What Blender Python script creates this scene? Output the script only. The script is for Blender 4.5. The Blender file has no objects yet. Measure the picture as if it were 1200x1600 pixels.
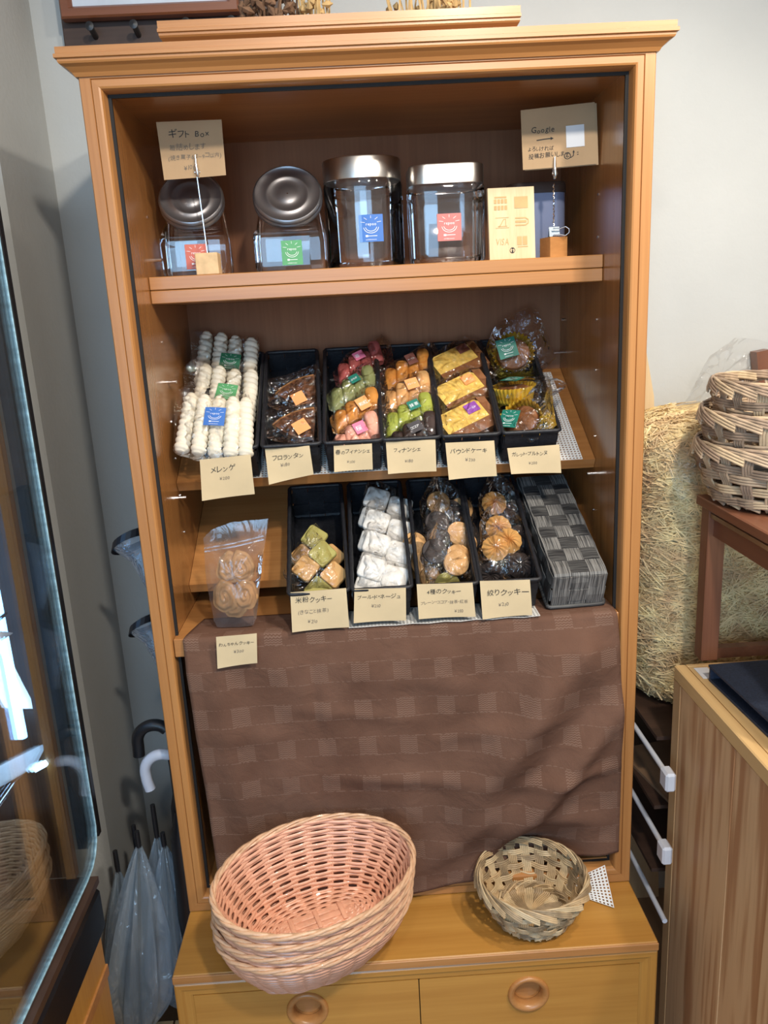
import bpy, math, random
from mathutils import Vector, Matrix, Euler

scene = bpy.context.scene
COL = scene.collection
rnd = random.Random(7)
R = math.radians

# ------------------------------------------------------------------ camera
def set_camera():
    yaw, pitch, roll, fpx = 0.0244, 0.2541, -0.052, 1236.0
    cy, sy, cp, sp = math.cos(yaw), math.sin(yaw), math.cos(pitch), math.sin(pitch)
    fw = Vector((sy*cp, cy*cp, -sp)); r = Vector((cy, -sy, 0)); u = r.cross(fw)
    r2 = r*math.cos(roll) + u*math.sin(roll); u2 = -r*math.sin(roll) + u*math.cos(roll)
    M = Matrix((r2, u2, -fw)).transposed().to_4x4()
    M.translation = Vector((-0.0448, -1.28707, 1.52228))
    cam = bpy.data.cameras.new('camera'); o = bpy.data.objects.new('camera', cam)
    cam.sensor_fit = 'VERTICAL'; cam.sensor_height = 36.0; cam.lens = fpx*36.0/1600.0
    cam.clip_start = 0.02
    COL.objects.link(o); o.matrix_world = M; scene.camera = o
set_camera()

# ------------------------------------------------------------------ world, lamps, exposure
w = bpy.data.worlds.new('world'); scene.world = w; w.use_nodes = True
w.node_tree.nodes['Background'].inputs[0].default_value = (1.0, 0.95, 0.88, 1)
w.node_tree.nodes['Background'].inputs[1].default_value = 0.26
def lamp(name, kind, loc, target, power, color, **kw):
    L = bpy.data.lights.new(name, kind); L.energy = power; L.color = color
    for k, v in kw.items(): setattr(L, k, v)
    o = bpy.data.objects.new(name, L); COL.objects.link(o); o.location = loc
    o.rotation_euler = (Vector(target)-Vector(loc)).to_track_quat('-Z', 'Y').to_euler()
    return o
WARM = (1.0, 0.91, 0.79)
lamp('ceiling_spot_counter', 'SPOT', (1.0, -1.25, 2.52), (0.25, 0.1, 0.75), 42, WARM, spot_size=R(95), spot_blend=0.7, shadow_soft_size=0.05)
lamp('ceiling_spot_middle', 'SPOT', (0.35, -1.55, 2.52), (0.0, 0.1, 1.0), 46, WARM, spot_size=R(95), spot_blend=0.7, shadow_soft_size=0.05)
lamp('ceiling_spot_entry', 'SPOT', (-0.15, -1.6, 2.52), (-0.1, 0.1, 1.1), 10, WARM, spot_size=R(95), spot_blend=0.7, shadow_soft_size=0.05)
lamp('ceiling_spot_corner', 'SPOT', (0.66, -0.72, 2.52), (0.55, 0.25, 0.8), 24, WARM, spot_size=R(100), spot_blend=0.8, shadow_soft_size=0.05)
# daylight through the shop window (behind the camera, to the left)
lamp('shop_window_daylight', 'AREA', (-0.45, -3.5, 1.55), (-0.35, 0.4, 1.2), 29, (0.38, 0.67, 1.0), shape='RECTANGLE', size=1.5, size_y=1.7)
scene.view_settings.view_transform = 'Standard'
scene.view_settings.look = 'None'
scene.view_settings.gamma = 1.0
scene.view_settings.exposure = 0.85
scene.view_settings.use_curve_mapping = False
scene.cycles.transparent_max_bounces = 24
scene.cycles.max_bounces = 8

# ------------------------------------------------------------------ materials
MATS = {}
def newmat(name):
    m = bpy.data.materials.new(name); m.use_nodes = True
    nt = m.node_tree; nt.nodes.clear()
    out = nt.nodes.new('ShaderNodeOutputMaterial')
    MATS[name] = m
    return m, nt, out
def N(nt, t, **kw):
    n = nt.nodes.new(t)
    for k, v in kw.items():
        if k.startswith('i_'):
            key = k[2:].replace('_', ' ')
            n.inputs[key].default_value = v
        else: setattr(n, k, v)
    return n
def L(nt, a, b): nt.links.new(a, b)
def col4(c): return (c[0], c[1], c[2], 1)
def s2l(r, g, b):
    f = lambda c: (c/255/12.92) if c/255 <= .04045 else ((c/255+.055)/1.055)**2.4
    return (f(r), f(g), f(b))
def plain(name, c, rough=0.6, metal=0.0, noise=0.12, nscale=30, bump=0.0, bscale=80, coat=0.0, spec=0.5, sss=0.0):
    m, nt, out = newmat(name)
    p = N(nt, 'ShaderNodeBsdfPrincipled', i_Roughness=rough, i_Metallic=metal)
    p.inputs['Specular IOR Level'].default_value = spec
    p.inputs['Coat Weight'].default_value = coat
    tc = N(nt, 'ShaderNodeTexCoord')
    nz = N(nt, 'ShaderNodeTexNoise'); nz.inputs['Scale'].default_value = nscale; nz.inputs['Detail'].default_value = 4
    L(nt, tc.outputs['Object'], nz.inputs['Vector'])
    rp = N(nt, 'ShaderNodeValToRGB')
    rp.color_ramp.elements[0].position = 0.3; rp.color_ramp.elements[1].position = 0.7
    rp.color_ramp.elements[0].color = col4([x*(1-noise) for x in c]); rp.color_ramp.elements[1].color = col4([min(1, x*(1+noise)) for x in c])
    L(nt, nz.outputs['Fac'], rp.inputs['Fac']); L(nt, rp.outputs['Color'], p.inputs['Base Color'])
    if bump:
        n2 = N(nt, 'ShaderNodeTexNoise'); n2.inputs['Scale'].default_value = bscale; n2.inputs['Detail'].default_value = 5
        L(nt, tc.outputs['Object'], n2.inputs['Vector'])
        b = N(nt, 'ShaderNodeBump'); b.inputs['Strength'].default_value = bump; b.inputs['Distance'].default_value = 0.002
        L(nt, n2.outputs['Fac'], b.inputs['Height']); L(nt, b.outputs['Normal'], p.inputs['Normal'])
    L(nt, p.outputs[0], out.inputs[0])
    return m
def wood(name, c1, c2, axis='Z', rough=0.38, scale=1.0, contrast=1.0, coat=0.0, rings=False):
    """grain running along the given object axis"""
    m, nt, out = newmat(name)
    p = N(nt, 'ShaderNodeBsdfPrincipled', i_Roughness=rough)
    p.inputs['Coat Weight'].default_value = coat; p.inputs['Coat Roughness'].default_value = 0.22
    tc = N(nt, 'ShaderNodeTexCoord')
    def mapped(sl, sa):
        mp = N(nt, 'ShaderNodeMapping')
        s = [sa, sa, sa]; s['XYZ'.index(axis)] = sl
        mp.inputs['Scale'].default_value = s
        L(nt, tc.outputs['Object'], mp.inputs['Vector']); return mp
    a = mapped(1.2*scale, 26*scale); b = mapped(5*scale, 190*scale)
    n1 = N(nt, 'ShaderNodeTexNoise'); n1.inputs['Scale'].default_value = 1.0; n1.inputs['Detail'].default_value = 5; n1.inputs['Distortion'].default_value = 0.4
    n2 = N(nt, 'ShaderNodeTexNoise'); n2.inputs['Scale'].default_value = 1.0; n2.inputs['Detail'].default_value = 3
    L(nt, a.outputs[0], n1.inputs['Vector']); L(nt, b.outputs[0], n2.inputs['Vector'])
    src = n1.outputs['Fac']
    if rings:
        wv = N(nt, 'ShaderNodeTexWave', wave_type='BANDS', bands_direction='X' if axis != 'X' else 'Z')
        mp = N(nt, 'ShaderNodeMapping'); s = [9.0*scale]*3; s['XYZ'.index(axis)] = 0.55*scale
        mp.inputs['Scale'].default_value = s; L(nt, tc.outputs['Object'], mp.inputs['Vector'])
        wv.inputs['Scale'].default_value = 1.9; wv.inputs['Distortion'].default_value = 9; wv.inputs['Detail'].default_value = 2.5; wv.inputs['Detail Scale'].default_value = 0.7
        L(nt, mp.outputs[0], wv.inputs['Vector'])
        mx0 = N(nt, 'ShaderNodeMath', operation='MULTIPLY_ADD'); mx0.inputs[1].default_value = 0.65
        hm = N(nt, 'ShaderNodeMath', operation='MULTIPLY'); hm.inputs[1].default_value = 0.35
        L(nt, n1.outputs['Fac'], hm.inputs[0]); L(nt, wv.outputs['Fac'], mx0.inputs[0]); L(nt, hm.outputs[0], mx0.inputs[2])
        src = mx0.outputs[0]
    mx = N(nt, 'ShaderNodeMath', operation='MULTIPLY_ADD'); mx.inputs[1].default_value = 0.35
    h2 = N(nt, 'ShaderNodeMath', operation='MULTIPLY'); h2.inputs[1].default_value = 0.65
    L(nt, n2.outputs['Fac'], mx.inputs[0]); L(nt, src, h2.inputs[0]); L(nt, h2.outputs[0], mx.inputs[2])
    rp = N(nt, 'ShaderNodeValToRGB')
    rp.color_ramp.elements[0].position = 0.5-0.22/contrast; rp.color_ramp.elements[1].position = 0.5+0.22/contrast
    rp.color_ramp.elements[0].color = col4(c2); rp.color_ramp.elements[1].color = col4(c1)
    L(nt, mx.outputs[0], rp.inputs['Fac']); L(nt, rp.outputs['Color'], p.inputs['Base Color'])
    bp = N(nt, 'ShaderNodeBump'); bp.inputs['Strength'].default_value = 0.06; bp.inputs['Distance'].default_value = 0.001
    L(nt, n2.outputs['Fac'], bp.inputs['Height']); L(nt, bp.outputs['Normal'], p.inputs['Normal'])
    L(nt, p.outputs[0], out.inputs[0])
    return m
def film(name, tint=(0.985, 0.985, 0.99), base=0.03, k=0.8, rough=0.07, wrinkle=0.5, wscale=28, milky=0.0, milkc=(0.8, 0.83, 0.9)):
    m, nt, out = newmat(name)
    tr = N(nt, 'ShaderNodeBsdfTransparent'); tr.inputs[0].default_value = col4(tint)
    gl = N(nt, 'ShaderNodeBsdfGlossy'); gl.inputs['Roughness'].default_value = rough; gl.inputs[0].default_value = (1, 1, 1, 1)
    fr = N(nt, 'ShaderNodeFresnel'); fr.inputs['IOR'].default_value = 1.45
    ma = N(nt, 'ShaderNodeMath', operation='MULTIPLY_ADD'); ma.inputs[1].default_value = k; ma.inputs[2].default_value = base
    ma.use_clamp = True
    if wrinkle:
        tc = N(nt, 'ShaderNodeTexCoord'); nz = N(nt, 'ShaderNodeTexNoise')
        nz.inputs['Scale'].default_value = wscale; nz.inputs['Detail'].default_value = 3; nz.inputs['Distortion'].default_value = 1.2
        L(nt, tc.outputs['Object'], nz.inputs['Vector'])
        b = N(nt, 'ShaderNodeBump'); b.inputs['Strength'].default_value = wrinkle; b.inputs['Distance'].default_value = 0.02
        L(nt, nz.outputs['Fac'], b.inputs['Height']); L(nt, b.outputs['Normal'], gl.inputs['Normal']); L(nt, b.outputs['Normal'], fr.inputs['Normal'])
    L(nt, fr.outputs[0], ma.inputs[0])
    mix = N(nt, 'ShaderNodeMixShader'); L(nt, ma.outputs[0], mix.inputs[0]); L(nt, tr.outputs[0], mix.inputs[1]); L(nt, gl.outputs[0], mix.inputs[2])
    last = mix
    if milky:
        df = N(nt, 'ShaderNodeBsdfDiffuse'); df.inputs[0].default_value = col4(milkc)
        tl = N(nt, 'ShaderNodeBsdfTranslucent'); tl.inputs[0].default_value = col4(milkc)
        m2 = N(nt, 'ShaderNodeMixShader'); m2.inputs[0].default_value = 0.4
        L(nt, df.outputs[0], m2.inputs[1]); L(nt, tl.outputs[0], m2.inputs[2])
        m3 = N(nt, 'ShaderNodeMixShader'); m3.inputs[0].default_value = milky
        L(nt, mix.outputs[0], m3.inputs[1]); L(nt, m2.outputs[0], m3.inputs[2]); last = m3
    L(nt, last.outputs[0], out.inputs[0])
    return m
def emission(name, c, strength):
    m, nt, out = newmat(name)
    e = N(nt, 'ShaderNodeEmission'); e.inputs[0].default_value = col4(c); e.inputs[1].default_value = strength
    L(nt, e.outputs[0], out.inputs[0]); return m
def striped(name, c1, c2, axis, freq, rough=0.55, bump=0.6):
    """fine fibres running across the given axis"""
    m, nt, out = newmat(name)
    p = N(nt, 'ShaderNodeBsdfPrincipled', i_Roughness=rough)
    tc = N(nt, 'ShaderNodeTexCoord'); mp = N(nt, 'ShaderNodeMapping')
    s = [freq*0.03]*3; s['XYZ'.index(axis)] = freq
    mp.inputs['Scale'].default_value = s; L(nt, tc.outputs['Object'], mp.inputs['Vector'])
    nz = N(nt, 'ShaderNodeTexNoise'); nz.inputs['Scale'].default_value = 1.0; nz.inputs['Detail'].default_value = 2
    L(nt, mp.outputs[0], nz.inputs['Vector'])
    rp = N(nt, 'ShaderNodeValToRGB'); rp.color_ramp.elements[0].position = 0.38; rp.color_ramp.elements[1].position = 0.62
    rp.color_ramp.elements[0].color = col4(c1); rp.color_ramp.elements[1].color = col4(c2)
    L(nt, nz.outputs['Fac'], rp.inputs['Fac']); L(nt, rp.outputs['Color'], p.inputs['Base Color'])
    b = N(nt, 'ShaderNodeBump'); b.inputs['Strength'].default_value = bump; b.inputs['Distance'].default_value = 0.001
    L(nt, nz.outputs['Fac'], b.inputs['Height']); L(nt, b.outputs['Normal'], p.inputs['Normal'])
    L(nt, p.outputs[0], out.inputs[0]); return m

HON1, HON2 = (0.52, 0.245, 0.080), (0.35, 0.140, 0.038)
WX = wood('honey_wood_x', HON1, HON2, 'X', coat=0.25)
WY = wood('honey_wood_y', HON1, HON2, 'Y', coat=0.25)
WZ = wood('honey_wood_z', HON1, HON2, 'Z', coat=0.25)
BK1, BK2 = (0.31, 0.128, 0.055), (0.21, 0.080, 0.033)
WBACK = wood('back_wood', BK1, BK2, 'Z', rough=0.75)
SD1, SD2 = (0.40, 0.180, 0.056), (0.25, 0.098, 0.028)
WSIDE = wood('side_wood', SD1, SD2, 'Z', rough=0.22, coat=0.5)
WSIDEX = wood('side_wood_x', SD1, SD2, 'X', rough=0.35, coat=0.3)
YEL1, YEL2 = (0.56, 0.285, 0.062), (0.42, 0.185, 0.034)
WYEL = wood('drawer_wood', YEL1, YEL2, 'X', rough=0.35, coat=0.3)
WYELZ = wood('drawer_wood_z', YEL1, YEL2, 'Z', rough=0.35, coat=0.3)
CEDAR = wood('cedar_wood', (0.70, 0.45, 0.24), (0.46, 0.23, 0.105), 'Z', rough=0.5, scale=2.3, contrast=1.2, rings=True)
CEDARP = wood('cedar_pale', (0.62, 0.40, 0.20), (0.48, 0.27, 0.12), 'Z', rough=0.5)
CEDARE = wood('cedar_edge', (0.74, 0.50, 0.23), (0.62, 0.38, 0.16), 'Y', rough=0.4)
REDW = wood('red_wood', (0.26, 0.105, 0.055), (0.155, 0.055, 0.028), 'Z', rough=0.4, coat=0.2)
REDWY = wood('red_wood_y', (0.26, 0.105, 0.055), (0.155, 0.055, 0.028), 'Y', rough=0.4, coat=0.2)
PALEW = wood('pale_wood', (0.72, 0.55, 0.33), (0.58, 0.40, 0.21), 'Z', rough=0.6, scale=1.6)
PALEWX = wood('pale_wood_x', (0.66, 0.48, 0.27), (0.52, 0.34, 0.17), 'X', rough=0.6, scale=1.6)
DARKW = wood('dark_wood', (0.085, 0.045, 0.03), (0.045, 0.024, 0.016), 'X', rough=0.5)
BURN = plain('scorched_wood', (0.52, 0.34, 0.15), 0.8)
BLACK = plain('black_plastic', (0.012, 0.012, 0.014), 0.4)
GAP = plain('gap_shade', (0.008, 0.006, 0.005), 0.7)
CHROME = plain('chrome', (0.78, 0.78, 0.80), 0.22, 1.0, noise=0.03)
STEEL = plain('brushed_steel', (0.62, 0.60, 0.57), 0.30, 1.0, noise=0.05)
TINLID = plain('grey_tin_lid', (0.30, 0.29, 0.30), 0.36, 0.9, noise=0.05)
BINDER = plain('blue_black_clip', (0.03, 0.10, 0.17), 0.3)
KRAFT = plain('kraft_card', (0.64, 0.50, 0.30), 0.85, noise=0.06, nscale=18, bump=0.15, bscale=60)
KRAFT2 = plain('kraft_card_brown', (0.47, 0.31, 0.17), 0.85, noise=0.05, nscale=18, bump=0.15, bscale=60)
INK = plain('black_ink', (0.02, 0.018, 0.018), 0.7)
INKG = plain('pencil_ink', (0.20, 0.16, 0.12), 0.8)
WHITEP = plain('white_paper', (0.80, 0.80, 0.80), 0.7, noise=0.03)
PRINT = plain('white_print', (0.86, 0.88, 0.88), 0.6, noise=0.02)
BASK = plain('black_band', (0.010, 0.011, 0.015), 0.5, noise=0.3, nscale=160, bump=0.4, bscale=300)
BASKG = striped('grey_band', (0.05, 0.05, 0.05), (0.235, 0.225, 0.21), 'X', 520)
BASKB = striped('charcoal_band', (0.010, 0.010, 0.012), (0.085, 0.083, 0.08), 'Y', 520)
CLEAR = film('clear_bag')
GLASSJ = film('jar_plastic', (0.985, 0.98, 0.985), base=0.035, k=1.0, rough=0.03, wrinkle=0.0)
PANE = film('case_glass', (0.92, 0.95, 0.96), base=0.01, k=0.6, rough=0.02, wrinkle=0.0)
POUCH = film('frosted_pouch', (0.95, 0.955, 0.97), base=0.02, k=0.7, rough=0.12, wrinkle=0.35, wscale=16, milky=0.05)
UMB = film('umbrella_vinyl', (0.85, 0.90, 0.95), base=0.05, k=0.8, rough=0.12, wrinkle=0.6, wscale=22, milky=0.28, milkc=(0.62, 0.72, 0.80))
BIGBAG = film('big_clear_bag', (0.98, 0.98, 0.98), base=0.0, k=0.22, rough=0.08, wrinkle=0.5, wscale=9, milky=0.005, milkc=(0.9, 0.9, 0.9))

# ------------------------------------------------------------------ mesh helpers
class MB:
    def __init__(s): s.v = []; s.f = []; s.smooth = False
    def add(s, vs, fs):
        o = len(s.v); s.v += [tuple(v) for v in vs]; s.f += [tuple(i+o for i in f) for f in fs]; return s
    def box(s, x0, x1, y0, y1, z0, z1, bev=0.0):
        if bev:
            b = min(bev, (x1-x0)/2.01, (y1-y0)/2.01, (z1-z0)/2.01)
            # chamfered box: 24 verts
            vs = []; idx = {}
            for ix, X in enumerate((x0, x1)):
                for iy, Y in enumerate((y0, y1)):
                    for iz, Z in enumerate((z0, z1)):
                        dx, dy, dz = (b, -b)[ix], (b, -b)[iy], (b, -b)[iz]
                        idx[(ix, iy, iz)] = len(vs)
                        vs += [(X, Y+dy, Z+dz), (X+dx, Y, Z+dz), (X+dx, Y+dy, Z)]
            c = lambda a, k: idx[a]+k
            fs = []
            for ix in (0, 1):
                q = [(ix, 0, 0), (ix, 1, 0), (ix, 1, 1), (ix, 0, 1)]; fs.append([c(a, 0) for a in (q if ix else q[::-1])])
            for iy in (0, 1):
                q = [(0, iy, 0), (0, iy, 1), (1, iy, 1), (1, iy, 0)]; fs.append([c(a, 1) for a in (q if iy else q[::-1])])
            for iz in (0, 1):
                q = [(0, 0, iz), (1, 0, iz), (1, 1, iz), (0, 1, iz)]; fs.append([c(a, 2) for a in (q if iz else q[::-1])])
            for iy in (0, 1):
                for iz in (0, 1):
                    fs.append([c((0, iy, iz), 1), c((1, iy, iz), 1), c((1, iy, iz), 2), c((0, iy, iz), 2)])
            for ix in (0, 1):
                for iz in (0, 1):
                    fs.append([c((ix, 0, iz), 0), c((ix, 1, iz), 0), c((ix, 1, iz), 2), c((ix, 0, iz), 2)])
            for ix in (0, 1):
                for iy in (0, 1):
                    fs.append([c((ix, iy, 0), 0), c((ix, iy, 1), 0), c((ix, iy, 1), 1), c((ix, iy, 0), 1)])
            for a in idx: fs.append([c(a, 0), c(a, 1), c(a, 2)])
            return s.add(vs, fs)
        vs = [(x, y, z) for x in (x0, x1) for y in (y0, y1) for z in (z0, z1)]
        return s.add(vs, [(0, 1, 3, 2), (4, 6, 7, 5), (0, 4, 5, 1), (2, 3, 7, 6), (0, 2, 6, 4), (1, 5, 7, 3)])
    def obox(s, c, ax, ay, az, sx, sy, sz):
        """oriented box: centre, unit axes, sizes"""
        c, ax, ay, az = Vector(c), Vector(ax).normalized(), Vector(ay).normalized(), Vector(az).normalized()
        vs = [c+ax*(i*sx/2)+ay*(j*sy/2)+az*(k*sz/2) for i in (-1, 1) for j in (-1, 1) for k in (-1, 1)]
        return s.add(vs, [(0, 1, 3, 2), (4, 6, 7, 5), (0, 4, 5, 1), (2, 3, 7, 6), (0, 2, 6, 4), (1, 5, 7, 3)])
    def tube(s, pts, r, n=6, closed=False, caps=True):
        pts = [Vector(p) for p in pts]; m = len(pts)
        rs = r if isinstance(r, (list, tuple)) else [r]*m
        prev = None; rings = []
        for i in range(m):
            a = pts[i-1] if (i or closed) else pts[0]; b = pts[(i+1) % m] if (i < m-1 or closed) else pts[-1]
            t = (b-a)
            t = t.normalized() if t.length > 1e-9 else Vector((0, 0, 1))
            if prev is None:
                up = Vector((0, 0, 1)) if abs(t.z) < 0.9 else Vector((1, 0, 0))
                nn = (up - t*up.dot(t)).normalized()
            else:
                nn = prev - t*prev.dot(t)
                nn = nn.normalized() if nn.length > 1e-6 else Vector((1, 0, 0))
            prev = nn; bb = t.cross(nn)
            rings.append([pts[i] + (nn*math.cos(2*math.pi*k/n) + bb*math.sin(2*math.pi*k/n))*rs[i] for k in range(n)])
        vs = [v for rg in rings for v in rg]; fs = []
        for i in range(m if closed else m-1):
            j = (i+1) % m
            for k in range(n):
                fs.append((i*n+k, i*n+(k+1) % n, j*n+(k+1) % n, j*n+k))
        if caps and not closed: fs += [tuple(range(n))[::-1], tuple((m-1)*n+k for k in range(n))]
        return s.add(vs, fs)
    def lathe(s, prof, n=32, c=(0, 0, 0), closed=False, sx=1.0, sy=1.0):
        """profile of (r, z) turned about z"""
        vs = []; fs = []
        for (r, z) in prof:
            for k in range(n):
                a = 2*math.pi*k/n; vs.append((c[0]+r*sx*math.cos(a), c[1]+r*sy*math.sin(a), c[2]+z))
        m = len(prof)
        for i in range(m-1 if not closed else m):
            j = (i+1) % m
            for k in range(n): fs.append((i*n+k, i*n+(k+1) % n, j*n+(k+1) % n, j*n+k))
        return s.add(vs, fs)
    def prism(s, poly, y0, y1):
        """polygon in (x, z) extruded along y"""
        n = len(poly)
        vs = [(x, y0, z) for x, z in poly] + [(x, y1, z) for x, z in poly]
        fs = [tuple(range(n)), tuple(range(2*n-1, n-1, -1))] + [(i, i+n, (i+1) % n+n, (i+1) % n) for i in range(n)]
        return s.add(vs, fs)
    def grid(s, fn, nu, nv):
        vs = [fn(i/nu, j/nv) for j in range(nv+1) for i in range(nu+1)]
        fs = [(j*(nu+1)+i, j*(nu+1)+i+1, (j+1)*(nu+1)+i+1, (j+1)*(nu+1)+i) for j in range(nv) for i in range(nu)]
        return s.add(vs, fs)
    def ribbon(s, pts, nrm, wid, width, th):
        """flat band: centre points, normals, width direction"""
        vs = []
        for p, n, wv in zip(pts, nrm, wid):
            p, n, wv = Vector(p), Vector(n), Vector(wv)
            for a, b in ((-1, -1), (1, -1), (1, 1), (-1, 1)): vs.append(p + wv*(a*width/2) + n*(b*th/2))
        fs = []
        for i in range(len(pts)-1):
            for k in range(4): fs.append((i*4+k, i*4+(k+1) % 4, i*4+4+(k+1) % 4, i*4+4+k))
        m = len(pts)-1
        fs += [(3, 2, 1, 0), (m*4, m*4+1, m*4+2, m*4+3)]
        return s.add(vs, fs)
    def xf(s, M):
        s.v = [tuple(M @ Vector(v)) for v in s.v]; return s
    def mesh(s, name, mat, smooth=False):
        me = bpy.data.meshes.new(name); me.from_pydata(s.v, [], s.f)
        if mat is not None: me.materials.append(mat)
        me.update()
        import bmesh
        bm = bmesh.new(); bm.from_mesh(me); bmesh.ops.recalc_face_normals(bm, faces=bm.faces); bm.to_mesh(me); bm.free()
        if smooth:
            me.polygons.foreach_set('use_smooth', [True]*len(me.polygons))
        return me
def smooth_angle(me, ang=40):
    me.polygons.foreach_set('use_smooth', [True]*len(me.polygons))
    try: me.set_sharp_from_angle(angle=R(ang))
    except Exception: pass
def tag(o, label=None, cat=None, group=None, kind=None):
    if label: o['label'] = label
    if cat: o['category'] = cat
    if group: o['group'] = group
    if kind: o['kind'] = kind
    return o
def thing(name, label, cat, loc=(0, 0, 0), group=None, rot=None):
    o = bpy.data.objects.new(name, None); COL.objects.link(o); o.location = loc; o.empty_display_size = 0.05
    if rot is not None: o.rotation_euler = rot.to_euler() if isinstance(rot, Matrix) else rot
    return tag(o, label, cat, group)
def off(parent):
    """world offset of an unrotated parent chain"""
    v = Vector((0, 0, 0))
    while parent is not None: v += parent.location; parent = parent.parent
    return v
def part(parent, name, mb, mat, smooth=None, local=False, kind=None, label=None):
    """mesh part; vertices in world space unless local"""
    if not local:
        d = off(parent); mb.v = [(x-d.x, y-d.y, z-d.z) for x, y, z in mb.v]
    me = mb.mesh(name, mat)
    if smooth: smooth_angle(me, smooth)
    o = bpy.data.objects.new(name, me); COL.objects.link(o); o.parent = parent
    if kind: o['kind'] = kind
    if label: o['label'] = label
    return o
def solo(name, mb, mat, label, cat, smooth=None, group=None, kind=None, base=None):
    """a thing that is one mesh; origin at its base"""
    xs = [v[0] for v in mb.v]; ys = [v[1] for v in mb.v]; zs = [v[2] for v in mb.v]
    c = base or ((min(xs)+max(xs))/2, (min(ys)+max(ys))/2, min(zs))
    mb.v = [(x-c[0], y-c[1], z-c[2]) for x, y, z in mb.v]
    me = mb.mesh(name, mat)
    if smooth: smooth_angle(me, smooth)
    o = bpy.data.objects.new(name, me); COL.objects.link(o); o.location = c
    return tag(o, label, cat, group, kind)
def struct(name, mb, mat, label=None):
    me = mb.mesh(name, mat); o = bpy.data.objects.new(name, me); COL.objects.link(o); o['kind'] = 'structure'
    if label: o['label'] = label
    return o
def inst(me, name, parent, M=None, kind=None):
    o = bpy.data.objects.new(name, me); COL.objects.link(o); o.parent = parent
    if M is not None: o.matrix_local = M
    if kind: o['kind'] = kind
    return o
def mitred_frame(x0, x1, z0, z1, prof):
    """four mitred mouldings around a rectangle facing -y; prof = [(t inward, y)] closed loop"""
    n = len(prof)
    cor = [(x0, z0, 1, 1), (x1, z0, -1, 1), (x1, z1, -1, -1), (x0, z1, 1, -1)]
    out = []
    for a, b in ((0, 1), (1, 2), (2, 3), (3, 0)):
        mb = MB(); vs = []
        for cx, cz, dx, dz in (cor[a], cor[b]):
            vs += [(cx+dx*t, y, cz+dz*t) for t, y in prof]
        fs = [(i, (i+1) % n, (i+1) % n+n, i+n) for i in range(n)] + [tuple(range(n)), tuple(range(n, 2*n))]
        out.append(mb.add(vs, fs))
    return out   # bottom, right, top, left

# ---- lettering
_tc = bpy.data.curves.new('lettering', 'FONT'); _to = bpy.data.objects.new('lettering', _tc)
_tc.resolution_u = 2
_glyph = {}
def glyph(ch):
    if ch not in _glyph:
        _tc.body = ch; COL.objects.link(_to)
        dg = bpy.context.evaluated_depsgraph_get(); dg.update()
        me = bpy.data.meshes.new_from_object(_to.evaluated_get(dg))
        _glyph[ch] = ([(v.co.x, v.co.y) for v in me.vertices], [tuple(p.vertices) for p in me.polygons])
        bpy.data.meshes.remove(me); COL.objects.unlink(_to)
    return _glyph[ch]
ALLCH = 'メレンゲフロランタ春のィナシェパウドケーキガット・ブルヌわちゃクッ米粉きなことネジュ種プコア抹茶紅絞りギ箱詰めします焼菓子以内よろければ投稿お願い桜葉苺¥~()0123456789abcdefghijklmnopqrstuvwxyzABGVISo&'
def text2d(txt, x, y, h, jit=0.0, pitch=None, slant=0.0, bold=0.0):
    """flat lettering in card units: list of (verts2d, faces)"""
    out = []; cx = x
    for ch in txt:
        if ch == ' ': cx += h*0.5; continue
        vs, fs = glyph(ch)
        if not vs: cx += h*0.5; continue
        mx = max(v[0] for v in vs); mn = min(v[0] for v in vs)
        a = rnd.uniform(-jit, jit)*0.25; sc = h*(1+rnd.uniform(-jit, jit)*0.4); dy = rnd.uniform(-jit, jit)*h*0.3
        vv = []
        for (px, py) in vs:
            qx = (px-mn)+slant*py; qy = py
            vv.append((cx+(qx*math.cos(a)-qy*math.sin(a))*sc, y+dy+(qx*math.sin(a)+qy*math.cos(a))*sc))
        out.append((vv, fs))
        cx += (pitch*h if pitch else ((mx-mn)*sc + h*0.14))
    return out
def stroke2d(pts, wd):
    """polyline stroke as quads"""
    vs = []; fs = []
    for i, (x, y) in enumerate(pts):
        a = pts[max(0, i-1)]; b = pts[min(len(pts)-1, i+1)]
        dx, dy = b[0]-a[0], b[1]-a[1]; l = math.hypot(dx, dy) or 1
        nx, ny = -dy/l*wd/2, dx/l*wd/2
        vs += [(x+nx, y+ny), (x-nx, y-ny)]
        if i: fs.append((2*i-2, 2*i-1, 2*i+1, 2*i))
    return [(vs, fs)]
def lay(items, fn):
    mb = MB()
    for vs, fs in items: mb.add([fn(x, y) for x, y in vs], fs)
    return mb
LOGO = None
def logo_items():
    """print on the round-cup stickers, unit square"""
    it = []
    for a in (15, 50, 90, 130, 165):
        c, s_ = math.cos(R(a)), math.sin(R(a)); it += stroke2d([(0.5+0.26*c, 0.66+0.20*s_), (0.5+0.44*c, 0.66+0.30*s_)], 0.014)
    it += text2d('repoo', 0.29, 0.60, 0.16)
    for rx, ry in ((0.23, 0.16), (0.31, 0.23)):
        it += stroke2d([(0.5+rx*math.cos(R(a)), 0.55+ry*math.sin(R(a))) for a in range(185, 356, 10)], 0.018)
    it += stroke2d([(0.26, 0.215), (0.36, 0.215)], 0.07) + stroke2d([(0.36, 0.215), (0.74, 0.215)], 0.02)
    it += text2d('cafe&sweets', 0.26, 0.06, 0.075)
    return it
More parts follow.
